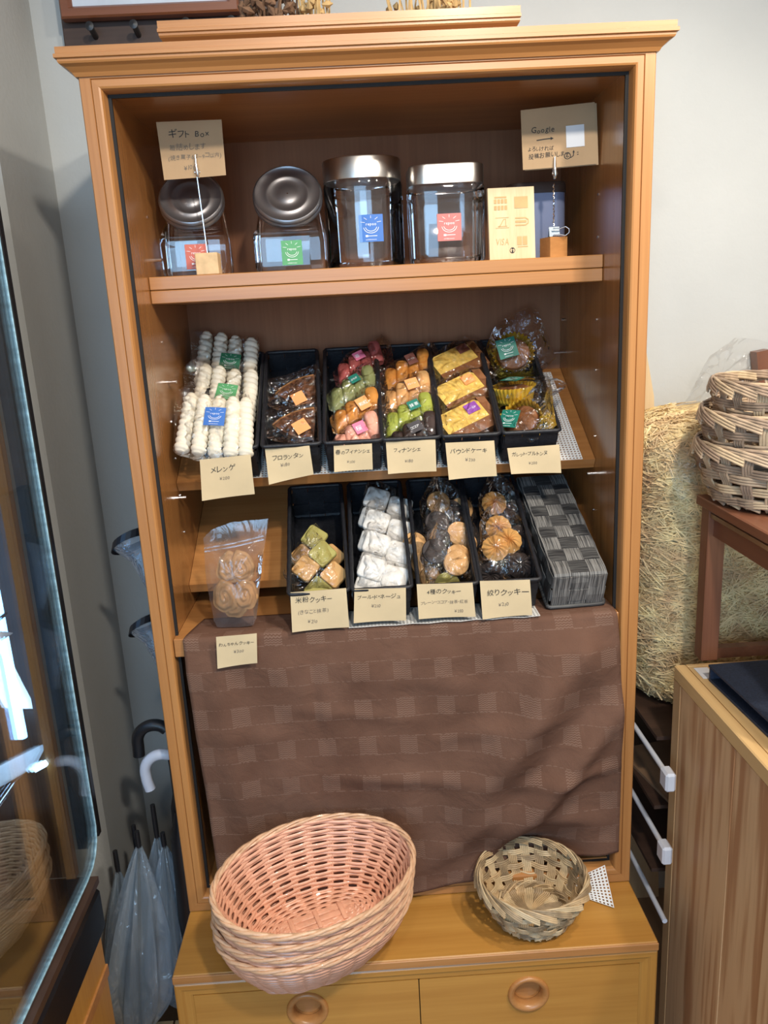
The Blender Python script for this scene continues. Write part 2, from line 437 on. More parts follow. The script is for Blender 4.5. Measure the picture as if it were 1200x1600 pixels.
# ================================================================== the setting
PLASTER = plain('wall_plaster', (0.49, 0.50, 0.485), 0.9, noise=0.03, nscale=6, bump=0.35, bscale=90)
FLOORM = wood('floor_boards', (0.30, 0.20, 0.12), (0.20, 0.12, 0.07), 'Y', rough=0.5)
CEILM = plain('ceiling_paint', (0.75, 0.75, 0.73), 0.9, noise=0.02)
struct('wall_back', MB().box(-0.64, 3.2, 0.46, 0.58, 0, 2.62), PLASTER)
struct('wall_left', MB().box(-3.0, -0.635, 0.20, 0.58, 0, 2.62), PLASTER, 'plaster pier beside the umbrellas')
struct('floor', MB().box(-3.0, 3.2, -4.2, 0.58, -0.06, 0.0), FLOORM)
struct('ceiling', MB().box(-3.0, 3.2, -4.2, 0.58, 2.62, 2.7), CEILM)

# ================================================================== the hutch
H = thing('display_hutch', 'tall honey-coloured open wooden hutch with shelves of sweets', 'cabinet', (0, 0.2, 0.42))
for sx in (-1, 1):
    x0, x1 = sorted((sx*0.388, sx*0.414))
    part(H, 'side_panel', MB().box(x0, x1, 0.022, 0.426, 0.421, 1.88), WSIDE)
part(H, 'back_panel', MB().box(-0.388, 0.388, 0.412, 0.426, 0.43, 1.88), WBACK)
part(H, 'ceiling_panel', MB().box(-0.388, 0.388, 0.022, 0.412, 1.848, 1.872), WSIDEX)
part(H, 'floor_panel', MB().box(-0.388, 0.388, 0.022, 0.412, 0.43, 0.462), WX)
prof = [(0, 0.03), (0, 0.0015), (0.0015, 0), (0.0165, 0), (0.0175, 0.0025), (0.0185, 0), (0.0275, 0), (0.0300, 0.0015), (0.0318, 0.006), (0.0335, 0.021), (0.0335, 0.03)]
fb, fr_, ft, fl = mitred_frame(-0.425, 0.425, 0.421, 1.8805, prof)
part(H, 'bottom_rail', fb, WX); part(H, 'top_rail', ft, WX); part(H, 'stile', fl, WZ); part(H, 'stile', fr_, WZ)
sp = [(0.0336, 0.0215), (0.0336, 0.0260), (0.0385, 0.0260), (0.0385, 0.0215)]
for mb in mitred_frame(-0.425, 0.425, 0.421, 1.8805, sp): part(H, 'gap_strip', mb, GAP)  # near-black strip painted as the shade in the gap between frame and carcass
# crown
cp = [(0.0, 1.866), (0.003, 1.866), (0.006, 1.871), (0.013, 1.877), (0.019, 1.880), (0.0205, 1.8825), (0.0205, 1.8855), (0.024, 1.8865), (0.024, 1.8915), (0.0215, 1.8925), (0.0215, 1.9010), (0.0, 1.9010)]
mb = MB(); n = len(cp); vs = []
for k in range(4):
    for o_, z in cp:
        X = (-1 if k < 2 else 1)*(0.425+o_); Y = -o_ if k in (1, 2) else 0.426
        vs.append((X, Y, z))
fs = [(k*n+i, k*n+(i+1) % n, (k+1)*n+(i+1) % n, (k+1)*n+i) for k in range(3) for i in range(n)] + [tuple(range(n)), tuple(range(3*n, 4*n))]
part(H, 'crown_moulding', mb.add(vs, fs), WX)
part(H, 'top_board', MB().box(-0.4248, 0.4248, 0.0002, 0.426, 1.8806, 1.8995), WX)
# shelves
part(H, 'shelf', MB().box(-0.3875, 0.3875, 0.120, 0.411, 1.5680, 1.5895, 0.0012), WX)
part(H, 'shelf', MB().box(-0.3875, 0.3875, 0.1205, 0.411, 1.5455, 1.5670, 0.0012), WX)
def tilted_board(y, z, ang, length, th, x0=-0.3875, x1=0.3875):
    a = R(ang); v = Vector((0, math.cos(a), math.sin(a))); nn = Vector((0, -math.sin(a), math.cos(a)))
    c = Vector(((x0+x1)/2, y, z)) + v*(length/2) - nn*(th/2)
    return MB().obox(c, (1, 0, 0), v, nn, x1-x0, length, th)
part(H, 'shelf', tilted_board(0.145, 1.228, 29.5, 0.300, 0.020), WSIDEX, label='tilted shelf')
part(H, 'shelf', tilted_board(0.149, 1.028, 27.0, 0.288, 0.020), WX, label='tilted shelf')
part(H, 'shelf', MB().box(-0.3875, 0.3875, 0.022, 0.411, 0.960, 0.980), WX)
part(H, 'shelf_rail', MB().box(-0.3915, 0.3915, 0.003, 0.0215, 0.946, 0.980, 0.0015), WX)
def pin(x, y, z, l, r=0.0028):
    mb = MB(); sx = 1 if x > 0 else -1
    mb.tube([(x, y, z), (x-sx*l, y, z)], r, 8)
    return mb
for x, y, z, l in [(-0.388, 0.172, 1.620, .016), (-0.388, 0.171, 1.409, .016), (-0.388, 0.15, 1.199, .014), (0.388, 0.142, 1.202, .016), (0.388, 0.385, 1.411, .020), (-0.388, .385, 1.409, .02), (0.388, .385, 1.477, .004)]:
    part(H, 'shelf_pin', pin(x, y, z, l), CHROME, 40)
for x in (-0.388, 0.388):
    for z in (1.129, 1.200 if x < 0 else 1.129, 1.270, 1.338 if x < 0 else 1.391, 1.480, 1.62, 1.69):
        if x < 0 and z == 1.62: continue
        part(H, 'shelf_stud', pin(x, 0.165 if x < 0 else 0.153, z, 0.0015, 0.0024), CHROME, 40)

# ================================================================== drawer base
B = thing('drawer_base', 'low wide honey wood chest with round finger-pull drawers under the hutch', 'cabinet', (0, 0.1, 0))
part(B, 'body', MB().box(-0.420, 0.420, -0.125, 0.426, 0.02, 0.398), WYELZ)
part(B, 'top_board', MB().box(-0.425, 0.425, -0.150, 0.426, 0.401, 0.420, 0.002), WYEL)
ep = [(0, 0.0), (0, -0.0), (0, 0)]
part(B, 'edge_moulding', MB().box(-0.425, 0.425, -0.1535, -0.1505, 0.4045, 0.4195, 0.001), WX)
fr4 = mitred_frame(-0.425, 0.425, 0.0, 0.4005, [(0, -0.120), (0, -0.148), (0.003, -0.150), (0.012, -0.150), (0.016, -0.146), (0.026, -0.146), (0.0300, -0.143), (0.0300, -0.120)])
for nm, mb, mt in zip(('bottom_rail', 'stile', 'top_rail', 'stile'), fr4, (WYEL, WYELZ, WYEL, WYELZ)): part(B, nm, mb, mt)
def drawer(x0, x1, z0, z1, cx, cz):
    yf, yb, rh, nseg = -0.1445, -0.1265, 0.0345, 40
    mb = MB(); circ = []; rect = []
    for k in range(nseg):
        a = 2*math.pi*k/nseg; dx, dz = math.cos(a), math.sin(a)
        circ.append((cx+rh*dx, cz+rh*dz))
        t = min(((x1-cx)/dx if dx > 1e-6 else 1e9), ((x0-cx)/dx if dx < -1e-6 else 1e9), ((z1-cz)/dz if dz > 1e-6 else 1e9), ((z0-cz)/dz if dz < -1e-6 else 1e9))
        rect.append((cx+dx*t, cz+dz*t))
    vs = [(x, yf, z) for x, z in circ] + [(x, yf, z) for x, z in rect] + [(x, yb, z) for x, z in circ]
    fs = []
    for k in range(nseg):
        j = (k+1) % nseg; fs += [(k, j, nseg+j, nseg+k), (k, j, 2*nseg+j, 2*nseg+k)]
    # corners cut off by the ray projection
    base = len(vs); corners = [(x0, z0), (x1, z0), (x1, z1), (x0, z1)]
    for (X, Z) in corners:
        ks = sorted(range(nseg), key=lambda k: (rect[k][0]-X)**2+(rect[k][1]-Z)**2)
        ka = [k for k in ks if abs(rect[k][0]-X) < 1e-6][0:1]; kb = [k for k in ks if abs(rect[k][1]-Z) < 1e-6][0:1]
        vs.append((X, yf, Z))
        if ka and kb and ka != kb: fs.append((nseg+ka[0], nseg+kb[0], len(vs)-1))
    mb.add(vs, fs)
    mb.box(x0, x1, yf+0.0001, yb, z0, z0+0.0005); mb.box(x0, x1, yf+0.0001, yb, z1-0.0005, z1)
    mb.box(x0, x0+0.0005, yf+0.0001, yb, z0, z1); mb.box(x1-0.0005, x1, yf+0.0001, yb, z0, z1)
    d = part(B, 'drawer', mb, WYEL)
    M = Matrix.Translation((cx, yf, cz)) @ Matrix.Rotation(R(90), 4, 'X')
    ring = MB().lathe([(0.0370, 0.0), (0.0368, 0.0035), (0.0345, 0.0058), (0.0310, 0.0058), (0.0275, 0.004), (0.0250, 0.0), (0.0245, -0.012), (0.0350, -0.012)], 40, closed=True).xf(M)
    part(d, 'ring_pull', ring, WX, 50)
    cup = MB().lathe([(0.0245, -0.0125), (0.0235, -0.0165), (0.016, -0.0176), (0.0, -0.0178)], 32).xf(M)
    part(d, 'finger_cup', cup, WX, 50)
for (z0, z1) in ((0.225, 0.3705), (0.032, 0.2215)):
    drawer(-0.3945, 0.0005, z0, z1, -0.198, z1-0.047)
    drawer(0.0025, 0.3945, z0, z1, 0.196, z1-0.047)

# ================================================================== things on top of the hutch
cp2 = [(0.0, 0.0), (0.004, 0.0), (0.010, 0.005), (0.017, 0.0085), (0.019, 0.0105), (0.019, 0.0135), (0.022, 0.0145), (0.022, 0.0185), (0.020, 0.0195), (0.020, 0.0290), (0.008, 0.0290), (0.008, 0.022), (0.0, 0.022)]
mb = MB(); n = len(cp2); vs = []
for X in (-0.293, 0.213):
    for o_, z in cp2:
        vs.append((X + (-o_ if X < 0 else o_)*0.35, 0.006-o_, 1.9012+z))
mb.add(vs, [(i, (i+1) % n, (i+1) % n+n, i+n) for i in range(n)] + [tuple(range(n)), tuple(range(n, 2*n))])
mb.box(-0.293, 0.213, 0.006, 0.10, 1.9012, 1.913)
solo('moulding_board', mb, WX, 'moulded wooden ledge lying along the middle of the hutch top', 'ledge')

# wall rail with pegs, and the picture frame above it
rail = thing('peg_rail', 'dark wooden wall rail with black pegs behind the hutch top', 'peg rail', (-0.36, 0.45, 2.01))
part(rail, 'board', MB().box(-0.572, -0.150, 0.438, 0.4598, 2.012, 2.120, 0.002), DARKW)
for x in (-0.510, -0.428, -0.330, -0.245):
    z = 2.052
    mb = MB().tube([(x, 0.438, z), (x+0.002, 0.400, z+0.006)], 0.0055, 10); mb.lathe([(0, -0.003), (0.0075, -0.002), (0.008, 0.003), (0.0, 0.0045)], 12, (0, 0, 0))
    mb2 = MB().lathe([(0, -0.002), (0.0075, -0.002), (0.008, 0.003), (0.0, 0.0045)], 12).xf(Matrix.Translation((x+0.002, 0.398, z+0.006)) @ Matrix.Rotation(R(90), 4, 'X'))
    mb.v = mb.v[:20]; mb.f = [f for f in mb.f if max(f) < 20]
    mb.add(mb2.v, mb2.f)
    part(rail, 'peg', mb, BLACK, 40)
pf = thing('picture_frame', 'reddish wooden picture frame with a pale print hung above the hutch', 'picture frame', (-0.40, 0.42, 2.074))
REDF = wood('frame_wood', (0.25, 0.085, 0.035), (0.16, 0.05, 0.02), 'X', rough=0.4, coat=0.2)
for nm, mb in zip(('bottom_bar', 'side_bar', 'top_bar', 'side_bar'), mitred_frame(-0.562, -0.228, 2.0755, 2.32, [(0, 0.428), (0, 0.408), (0.003, 0.404), (0.016, 0.404), (0.020, 0.410), (0.022, 0.414), (0.022, 0.428)])): part(pf, nm, mb, REDF)
part(pf, 'print', MB().box(-0.541, -0.249, 0.416, 0.424, 2.096, 2.30), plain('pale_print', (0.62, 0.68, 0.76), 0.35, noise=0.18, nscale=9))

# dried bunches
DRY = plain('dried_stem', (0.50, 0.33, 0.14), 0.9, noise=0.3, nscale=40)
DRYD = plain('dried_brown', (0.16, 0.085, 0.045), 0.9, noise=0.35, nscale=40)
def bunch(name, label, x0, x1, n, mat, lean, headm, heads):
    t = thing(name, label, 'dried flowers', ((x0+x1)/2, 0.115, 1.9002))
    for i in range(n):
        bx = x0+(x1-x0)*(i+.5)/n + rnd.uniform(-.004, .004); by = 0.115+rnd.uniform(-.03, .03)
        dx = rnd.uniform(-lean, lean); h = rnd.uniform(0.11, 0.17)
        pts = [(bx, by, 1.9006), (bx+dx*0.4, by+rnd.uniform(-.01, .01), 1.9+h*0.5), (bx+dx, by+rnd.uniform(-.02, .02), 1.9+h)]
        st = part(t, 'stem', MB().tube(pts, [0.0022, 0.0018, 0.001], 5), mat)
        if i in heads:
            hd = MB()
            for k in range(7):
                a = rnd.uniform(0, 6.28); e = rnd.uniform(-.2, 1.2); l = rnd.uniform(.012, .022)
                c = Vector(pts[1])+Vector((rnd.uniform(-.01, .01), rnd.uniform(-.01, .01), rnd.uniform(-.015, .02)))
                d = Vector((math.cos(a)*math.cos(e), math.sin(a)*math.cos(e), math.sin(e)))
                hd.tube([c, c+d*l*.5, c+d*l], [0.001, 0.006, 0.0008], 6)
            part(st, 'seed_head', hd, headm)
    return t
bunch('dried_flowers', 'bunch of pale dried grass stems on the right of the hutch top', 0.048, 0.165, 30, DRY, 0.03, DRY, (2, 9, 15, 21, 27))
bunch('dried_flowers', 'upright sheaf of straw-coloured dried stems left of the hutch top centre', -0.098, -0.058, 16, DRY, 0.012, DRY, (3, 9))
bunch('dried_flowers', 'dark brown dried seed heads beside the picture frame', -0.186, -0.108, 12, DRYD, 0.03, DRYD, tuple(range(12)))

# ================================================================== cloth over the fixed shelf
def cloth_material():
    m, nt, out = newmat('brown_woven_cloth')
    p = N(nt, 'ShaderNodeBsdfPrincipled', i_Roughness=0.95); p.inputs['Specular IOR Level'].default_value = 0.1
    uv = N(nt, 'ShaderNodeUVMap'); sep = N(nt, 'ShaderNodeSeparateXYZ')
    nz0 = N(nt, 'ShaderNodeTexNoise'); nz0.inputs['Scale'].default_value = 7; nz0.inputs['Detail'].default_value = 2
    L(nt, uv.outputs[0], nz0.inputs['Vector'])
    va = N(nt, 'ShaderNodeVectorMath', operation='SCALE'); va.inputs['Scale'].default_value = 0.010
    L(nt, nz0.outputs['Color'], va.inputs[0])
    vadd = N(nt, 'ShaderNodeVectorMath', operation='ADD'); L(nt, uv.outputs[0], vadd.inputs[0]); L(nt, va.outputs[0], vadd.inputs[1])
    L(nt, vadd.outputs[0], sep.inputs[0])
    def math_(op, a, b=None, c=None):
        n = N(nt, 'ShaderNodeMath', operation=op)
        for i, q in enumerate((a, b, c)):
            if q is None: continue
            if isinstance(q, (int, float)): n.inputs[i].default_value = q
            else: L(nt, q, n.inputs[i])
        return n.outputs[0]
    fu = math_('FRACT', math_('MULTIPLY', sep.outputs[0], 1/0.0745)); fv = math_('FRACT', math_('MULTIPLY', sep.outputs[1], 1/0.0735))
    bu = math_('LESS_THAN', fu, 0.43); bv = math_('LESS_THAN', fv, 0.46)
    block = math_('MULTIPLY', bu, bv)
    # thin lines above and below each row of blocks
    l1 = math_('LESS_THAN', math_('ABSOLUTE', math_('SUBTRACT', fv, 0.47)), 0.014); l2 = math_('LESS_THAN', math_('ABSOLUTE', math_('SUBTRACT', fv, 0.985)), 0.012)
    nz = N(nt, 'ShaderNodeTexNoise'); nz.inputs['Scale'].default_value = 160; nz.inputs['Detail'].default_value = 2
    L(nt, uv.outputs[0], nz.inputs['Vector'])
    line = math_('MULTIPLY', math_('MAXIMUM', l1, l2), math_('GREATER_THAN', nz.outputs['Fac'], 0.47))
    # herringbone-like threads inside the blocks
    zz = math_('ABSOLUTE', math_('SUBTRACT', math_('FRACT', math_('MULTIPLY', sep.outputs[0], 150)), 0.5))
    thr = math_('FRACT', math_('ADD', math_('MULTIPLY', sep.outputs[1], 250), math_('MULTIPLY', zz, 0.9)))
    dash = math_('MULTIPLY', block, math_('GREATER_THAN', thr, 0.48))
    acc = math_('MAXIMUM', dash, math_('MULTIPLY', line, 0.75))
    n3 = N(nt, 'ShaderNodeTexNoise'); n3.inputs['Scale'].default_value = 9; n3.inputs['Detail'].default_value = 6; L(nt, uv.outputs[0], n3.inputs['Vector'])
    rp = N(nt, 'ShaderNodeValToRGB'); rp.color_ramp.elements[0].position = .3; rp.color_ramp.elements[1].position = .75
    rp.color_ramp.elements[0].color = (0.118, 0.060, 0.040, 1); rp.color_ramp.elements[1].color = (0.165, 0.088, 0.060, 1)
    L(nt, n3.outputs['Fac'], rp.inputs['Fac'])
    mx = N(nt, 'ShaderNodeMix', data_type='RGBA'); mx.inputs[7].default_value = (0.215, 0.130, 0.095, 1)
    L(nt, math_('MULTIPLY', acc, 0.72), mx.inputs[0]); L(nt, rp.outputs[0], mx.inputs[6]); L(nt, mx.outputs[2], p.inputs['Base Color'])
    n4 = N(nt, 'ShaderNodeTexNoise'); n4.inputs['Scale'].default_value = 420; L(nt, uv.outputs[0], n4.inputs['Vector'])
    n5 = N(nt, 'ShaderNodeTexNoise'); n5.inputs['Scale'].default_value = 22; n5.inputs['Detail'].default_value = 4; n5.inputs['Distortion'].default_value = 0.6; L(nt, uv.outputs[0], n5.inputs['Vector'])
    hgt = math_('ADD', math_('ADD', math_('MULTIPLY', acc, 0.8), math_('MULTIPLY', n4.outputs['Fac'], 0.6)), math_('MULTIPLY', n5.outputs['Fac'], 5.0))
    b = N(nt, 'ShaderNodeBump'); b.inputs['Strength'].default_value = 0.5; b.inputs['Distance'].default_value = 0.0015
    L(nt, hgt, b.inputs['Height']); L(nt, b.outputs[0], p.inputs['Normal'])
    L(nt, p.outputs[0], out.inputs[0]); return m
def interp(tab, x):
    for (a, fa), (b, fb_) in zip(tab, tab[1:]):
        if x <= b: return fa+(fb_-fa)*max(0, (x-a))/(b-a)
    return tab[-1][1]
def ridge(x, z, x1, z1, x2, z2, wd, amp):
    """smooth fold along a line"""
    dx, dz = x2-x1, z2-z1; l2 = dx*dx+dz*dz
    t = ((x-x1)*dx+(z-z1)*dz)/l2; tt = min(1, max(0, t))
    d = math.hypot(x-x1-dx*tt, z-z1-dz*tt); sgn = 1 if (x-x1)*dz-(z-z1)*dx > 0 else -1
    fade = math.sin(math.pi*min(1, max(0, t*.8+.12)))
    return amp*math.exp(-(d/wd)**2)*fade
def build_cloth():
    nu, n1, n2 = 120, 14, 90
    zb_tab = [(-0.40, 0.463), (-0.2, 0.455), (0.003, 0.440), (0.12, 0.458), (0.365, 0.486), (0.41, 0.496)]
    vs = []; uvs = []
    for j in range(n1+n2+1):
        for i in range(nu+1):
            u = i/nu
            if j <= n1:
                t = j/n1; xl, xr = -0.352-0.022*t, 0.386; x = xl+(xr-xl)*u
                y = 0.085-0.085*t; s_ = 0.085-y
                z = 0.9825 + 0.0012*math.sin(x*31+3*t)*t
                if t > .8: z -= 0.002*((t-.8)/.2)**2
            else:
                t = (j-n1)/n2
                zt = 0.978; xl = -0.374 + 0.016*t; xr = 0.388 + 0.012*min(1, t*2)
                x = xl+(xr-xl)*u; zb = interp(zb_tab, x); z = zt+(zb-zt)*t
                s_ = 0.085 + (zt-z)
                ease = min(1, t*9)
                y = -0.0065*ease
                f = 0.0
                f += 0.6*(ridge(x, z, 0.33, 0.93, 0.10, 0.60, 0.040, 0.026) + ridge(x, z, 0.39, 0.80, 0.12, 0.47, 0.030, 0.024))
                f += ridge(x, z, 0.31, 0.985, 0.345, 0.86, 0.028, 0.009) + ridge(x, z, 0.285, 0.975, 0.22, 0.80, 0.024, 0.016)
                f += ridge(x, z, 0.33, 0.93, 0.10, 0.60, 0.050, 0.026) + ridge(x, z, 0.39, 0.80, 0.12, 0.47, 0.035, 0.024) + ridge(x, z, 0.395, 0.68, 0.20, 0.665, 0.013, 0.010)
                f += ridge(x, z, -0.15, 0.70, 0.15, 0.675, 0.016, 0.008) + ridge(x, z, -0.152, 0.975, -0.155, 0.55, 0.010, -0.004)
                f += ridge(x, z, -0.33, 0.97, -0.29, 0.5, 0.03, 0.008) + ridge(x, z, -0.10, 0.90, 0.16, 0.86, 0.02, 0.004)
                f += ridge(x, z, 0.18, 0.62, -0.02, 0.46, 0.03, 0.016) + ridge(x, z, -0.36, 0.80, -0.20, 0.78, 0.02, 0.004)
                f += ridge(x, z, -0.2, 0.84, 0.05, 0.80, 0.013, 0.004) + ridge(x, z, 0.05, 0.76, 0.28, 0.80, 0.015, 0.006) + ridge(x, z, 0.23, 0.58, 0.38, 0.57, 0.02, 0.008)
                f += 0.0022*math.sin(x*17+1.3)*math.sin(z*21+x*9) + 0.0011*math.sin(x*47+z*33) + 0.0008*math.sin(x*83-z*61)
                f += 0.006*t*math.sin(x*9.0+0.6)
                y -= max(0.0, (f+0.004)*ease)
                y += 0.052*math.exp(-((x-0.219)/0.100)**2-((z-0.50)/0.055)**2)
            vs.append((x, y, z)); uvs.append((u*0.78, s_))
    fs = [(j*(nu+1)+i, j*(nu+1)+i+1, (j+1)*(nu+1)+i+1, (j+1)*(nu+1)+i) for j in range(n1+n2) for i in range(nu)]
    me = bpy.data.meshes.new('brown_cloth'); me.from_pydata(vs, [], fs); me.materials.append(cloth_material())
    uvl = me.uv_layers.new(name='UVMap')
    for lp in me.loops: uvl.data[lp.index].uv = uvs[lp.vertex_index]
    me.polygons.foreach_set('use_smooth', [True]*len(me.polygons)); me.update()
    o = bpy.data.objects.new('brown_cloth', me); COL.objects.link(o)
    sm = o.modifiers.new('thickness', 'SOLIDIFY'); sm.thickness = 0.0012; sm.offset = 0
    tag(o, 'brown woven cloth draped over the fixed shelf and hanging to the chest', 'cloth')
build_cloth()

# things stored behind the cloth: one pale bag edge shows at the left
STORE = plain('pink_grey_bag', (0.50, 0.38, 0.36), 0.6, noise=0.15, bump=0.6, bscale=40)
mb = MB().grid(lambda u, v: (-0.366+0.10*u, 0.06+0.02*math.sin(v*9)+0.012*math.sin(u*14), 0.4635+0.30*v), 10, 14)
mb.grid(lambda u, v: (-0.366+0.10*u, 0.10+0.02*math.sin(v*7)+0.06*math.sin(math.pi*u), 0.4635+0.30*v), 10, 14)
solo('storage_bag', mb, STORE, 'pale pinkish bag stored behind the left edge of the brown cloth', 'bag', 60)
# ================================================================== cards
def quad_map(q, y, curl=0.002, lean=0.0, push=0.0):
    """q: corners (x, z) TL, TR, BR, BL on a plane near y; returns map of (u, v from bottom) to space"""
    def fn(u, v, d=0.0):
        tl, tr, br, bl = q
        x = (bl[0]*(1-u)+br[0]*u)*(1-v)+(tl[0]*(1-u)+tr[0]*u)*v
        z = (bl[1]*(1-u)+br[1]*u)*(1-v)+(tl[1]*(1-u)+tr[1]*u)*v
        return (x, y - curl*(2*u-1)**2*(1-v) + lean*v + curl*0.8*math.sin(3*u+2*v) - push - d, z)
    return fn
def card(name, label, fn, lines, mat=KRAFT, cat='price card', group='handwritten price cards', extra=None, extra_ink=None, aspect=None, base=None):
    """lines: (text, u, v, height as share of card height, ink)"""
    q0, q1, q2 = Vector(fn(0, 0)), Vector(fn(1, 0)), Vector(fn(0, 1)); asp = (q1-q0).length/(q2-q0).length
    t = thing(name, label, cat, Vector(fn(0.5, 0)), group)
    mb = MB(); mb.grid(lambda u, v: fn(u, v), 8, 8); mb.grid(lambda u, v: fn(u, v, -0.0005), 8, 8)
    part(t, 'paper', mb, mat, 60)
    for ink in (INK, INKG):
        it = []
        for (tx, u, v, h, k) in lines:
            if k is ink: it += text2d(tx, u*asp, v, h, jit=0.35, slant=0.08)
        if extra and (extra_ink or INK) is ink: it += [([(x*asp, y) for x, y in vs], fs) for vs, fs in extra]
        if it: part(t, 'writing', lay(it, lambda x, y: fn(x/asp, y, 0.0007)), ink)
    return t
YM, YL = 0.1045, -0.0075
midc = {
 'm1': ([(-0.3284, 1.279), (-0.2389, 1.2839), (-0.2379, 1.2130), (-0.3314, 1.2061)], [('メレンゲ', .20, .66, .17, INK), ('¥200', .36, .44, .11, INKG)], 'largest price card reading メレンゲ, hanging below the white meringue sticks'),
 'm2': ([(-0.216, 1.291), (-0.137, 1.295), (-0.133, 1.238), (-0.214, 1.224)], [('フロランタン', .14, .62, .16, INK), ('¥180', .30, .40, .13, INKG)], 'slanted price card reading フロランタン below the caramel nut wedges'),
 'm3': ([(-0.094, 1.287), (-0.026, 1.288), (-0.027, 1.241), (-0.096, 1.24)], [('春のフィナンシェ', .04, .68, .185, INK), ('¥200', .34, .30, .13, INKG)], 'small price card reading 春のフィナンシェ below the pink cakes'),
 'm4': ([(-0.001, 1.289), (0.087, 1.289), (0.087, 1.231), (0.0, 1.231)], [('フィナンシェ', .15, .66, .16, INK), ('¥180', .36, .32, .13, INKG)], 'price card reading フィナンシェ below the matcha and cocoa cakes'),
 'm5': ([(0.105, 1.281), (0.192, 1.281), (0.196, 1.216), (0.109, 1.214)], [('パウンドケーキ', .08, .70, .155, INK), ('¥230', .38, .46, .12, INKG)], 'price card reading パウンドケーキ below the yellow cake slices'),
 'm6': ([(0.216, 1.265), (0.309, 1.267), (0.313, 1.215), (0.222, 1.218)], [('ガレット・ブルトンヌ', .07, .68, .165, INK), ('¥200', .38, .34, .13, INKG)], 'price card reading ガレット・ブルトンヌ below the gold foil cakes'),
}
lowc = {
 'l1': ([(-0.181, 1.057), (-0.085, 1.06), (-0.084, 0.988), (-0.183, 0.985)], [('米粉クッキー', .08, .72, .155, INK), ('(きなこと抹茶)', .12, .44, .115, INKG), ('¥210', .28, .18, .12, INKG)], 'price card reading 米粉クッキー below the square cookies'),
 'l2': ([(-0.071, 1.056), (0.017, 1.054), (0.015, 0.994), (-0.076, 0.995)], [('ブール・ド・ネージュ', .06, .70, .155, INK), ('¥210', .33, .44, .13, INKG)], 'price card reading ブール・ド・ネージュ below the white powdered cookies'),
 'l3': ([(0.036, 1.058), (0.132, 1.056), (0.136, 0.993), (0.037, 0.995)], [('4種のクッキー', .17, .71, .155, INK), ('プレーン・ココア・抹茶・紅茶', .05, .42, .115, INKG), ('¥210', .64, .14, .13, INKG)], 'price card reading 4種のクッキー below the round flat cookies'),
 'l4': ([(0.145, 1.057), (0.231, 1.055), (0.235, 0.99), (0.148, 0.987)], [('絞りクッキー', .13, .60, .20, INK), ('¥210', .34, .30, .13, INKG)], 'price card reading 絞りクッキー below the piped ridged cookies'),
}
for k, (q, ln, lb) in midc.items(): card('price_card', lb, quad_map(q, 0.084 if k == 'm1' else YM, 0.0025), ln)
for k, (q, ln, lb) in lowc.items(): card('price_card', lb, quad_map(q, YL, 0.002), ln)
q = [(-0.312, 0.990), (-0.242, 0.993), (-0.246, 0.938), (-0.315, 0.932)]
card('price_card', 'price card reading わんちゃんクッキー pinned on the brown cloth under the pouch', quad_map(q, -0.0215, 0.0015), [('わんちゃんクッキー', .05, .68, .128, INK), ('¥300', .42, .42, .13, INKG)])

# ================================================================== top shelf
def sticker_flat(parent, fn, mat, name='sticker', logo=True, txt=None, nu=6):
    mb = MB(); mb.grid(lambda u, v: fn(u, v), nu, nu); mb.grid(lambda u, v: fn(u, v, -0.0003), nu, nu)
    s_ = part(parent, name, mb, mat, local=True)
    it = logo_items() if logo else (text2d(txt[0], txt[1], txt[2], txt[3]) if txt else [])
    if it: part(s_, 'print', lay(it, lambda x, y: fn(x, y, 0.0005)), PRINT, local=True)
    return s_
ST = {k: plain('sticker_'+k, c, 0.5, noise=0.04) for k, c in dict(red=(0.55, 0.13, 0.085), green=(0.09, 0.33, 0.13), blue=(0.045, 0.16, 0.50), rose=(0.56, 0.17, 0.15), teal=(0.012, 0.17, 0.12), orange=(0.85, 0.36, 0.13), pink=(0.80, 0.20, 0.32), purple=(0.25, 0.06, 0.36), brown=(0.17, 0.06, 0.045), dgreen=(0.02, 0.16, 0.075), grey=(0.05, 0.045, 0.05)).items()}
def rrect(w_, d_, r, n=6):
    pts = []
    for cx, cy, a0 in ((w_/2-r, d_/2-r, 0), (-w_/2+r, d_/2-r, 90), (-w_/2+r, -d_/2+r, 180), (w_/2-r, -d_/2+r, 270)):
        pts += [(cx+r*math.cos(R(a0+90*k/n)), cy+r*math.sin(R(a0+90*k/n))) for k in range(n+1)]
    return pts
def loft(rings, cap0=False, cap1=False):
    mb = MB(); n = len(rings[0]); vs = [p for rg in rings for p in rg]
    fs = [(i*n+k, i*n+(k+1) % n, (i+1)*n+(k+1) % n, (i+1)*n+k) for i in range(len(rings)-1) for k in range(n)]
    if cap0: fs.append(tuple(range(n))[::-1])
    if cap1: fs.append(tuple((len(rings)-1)*n+k for k in range(n)))
    return mb.add(vs, fs)
SH = 1.5897
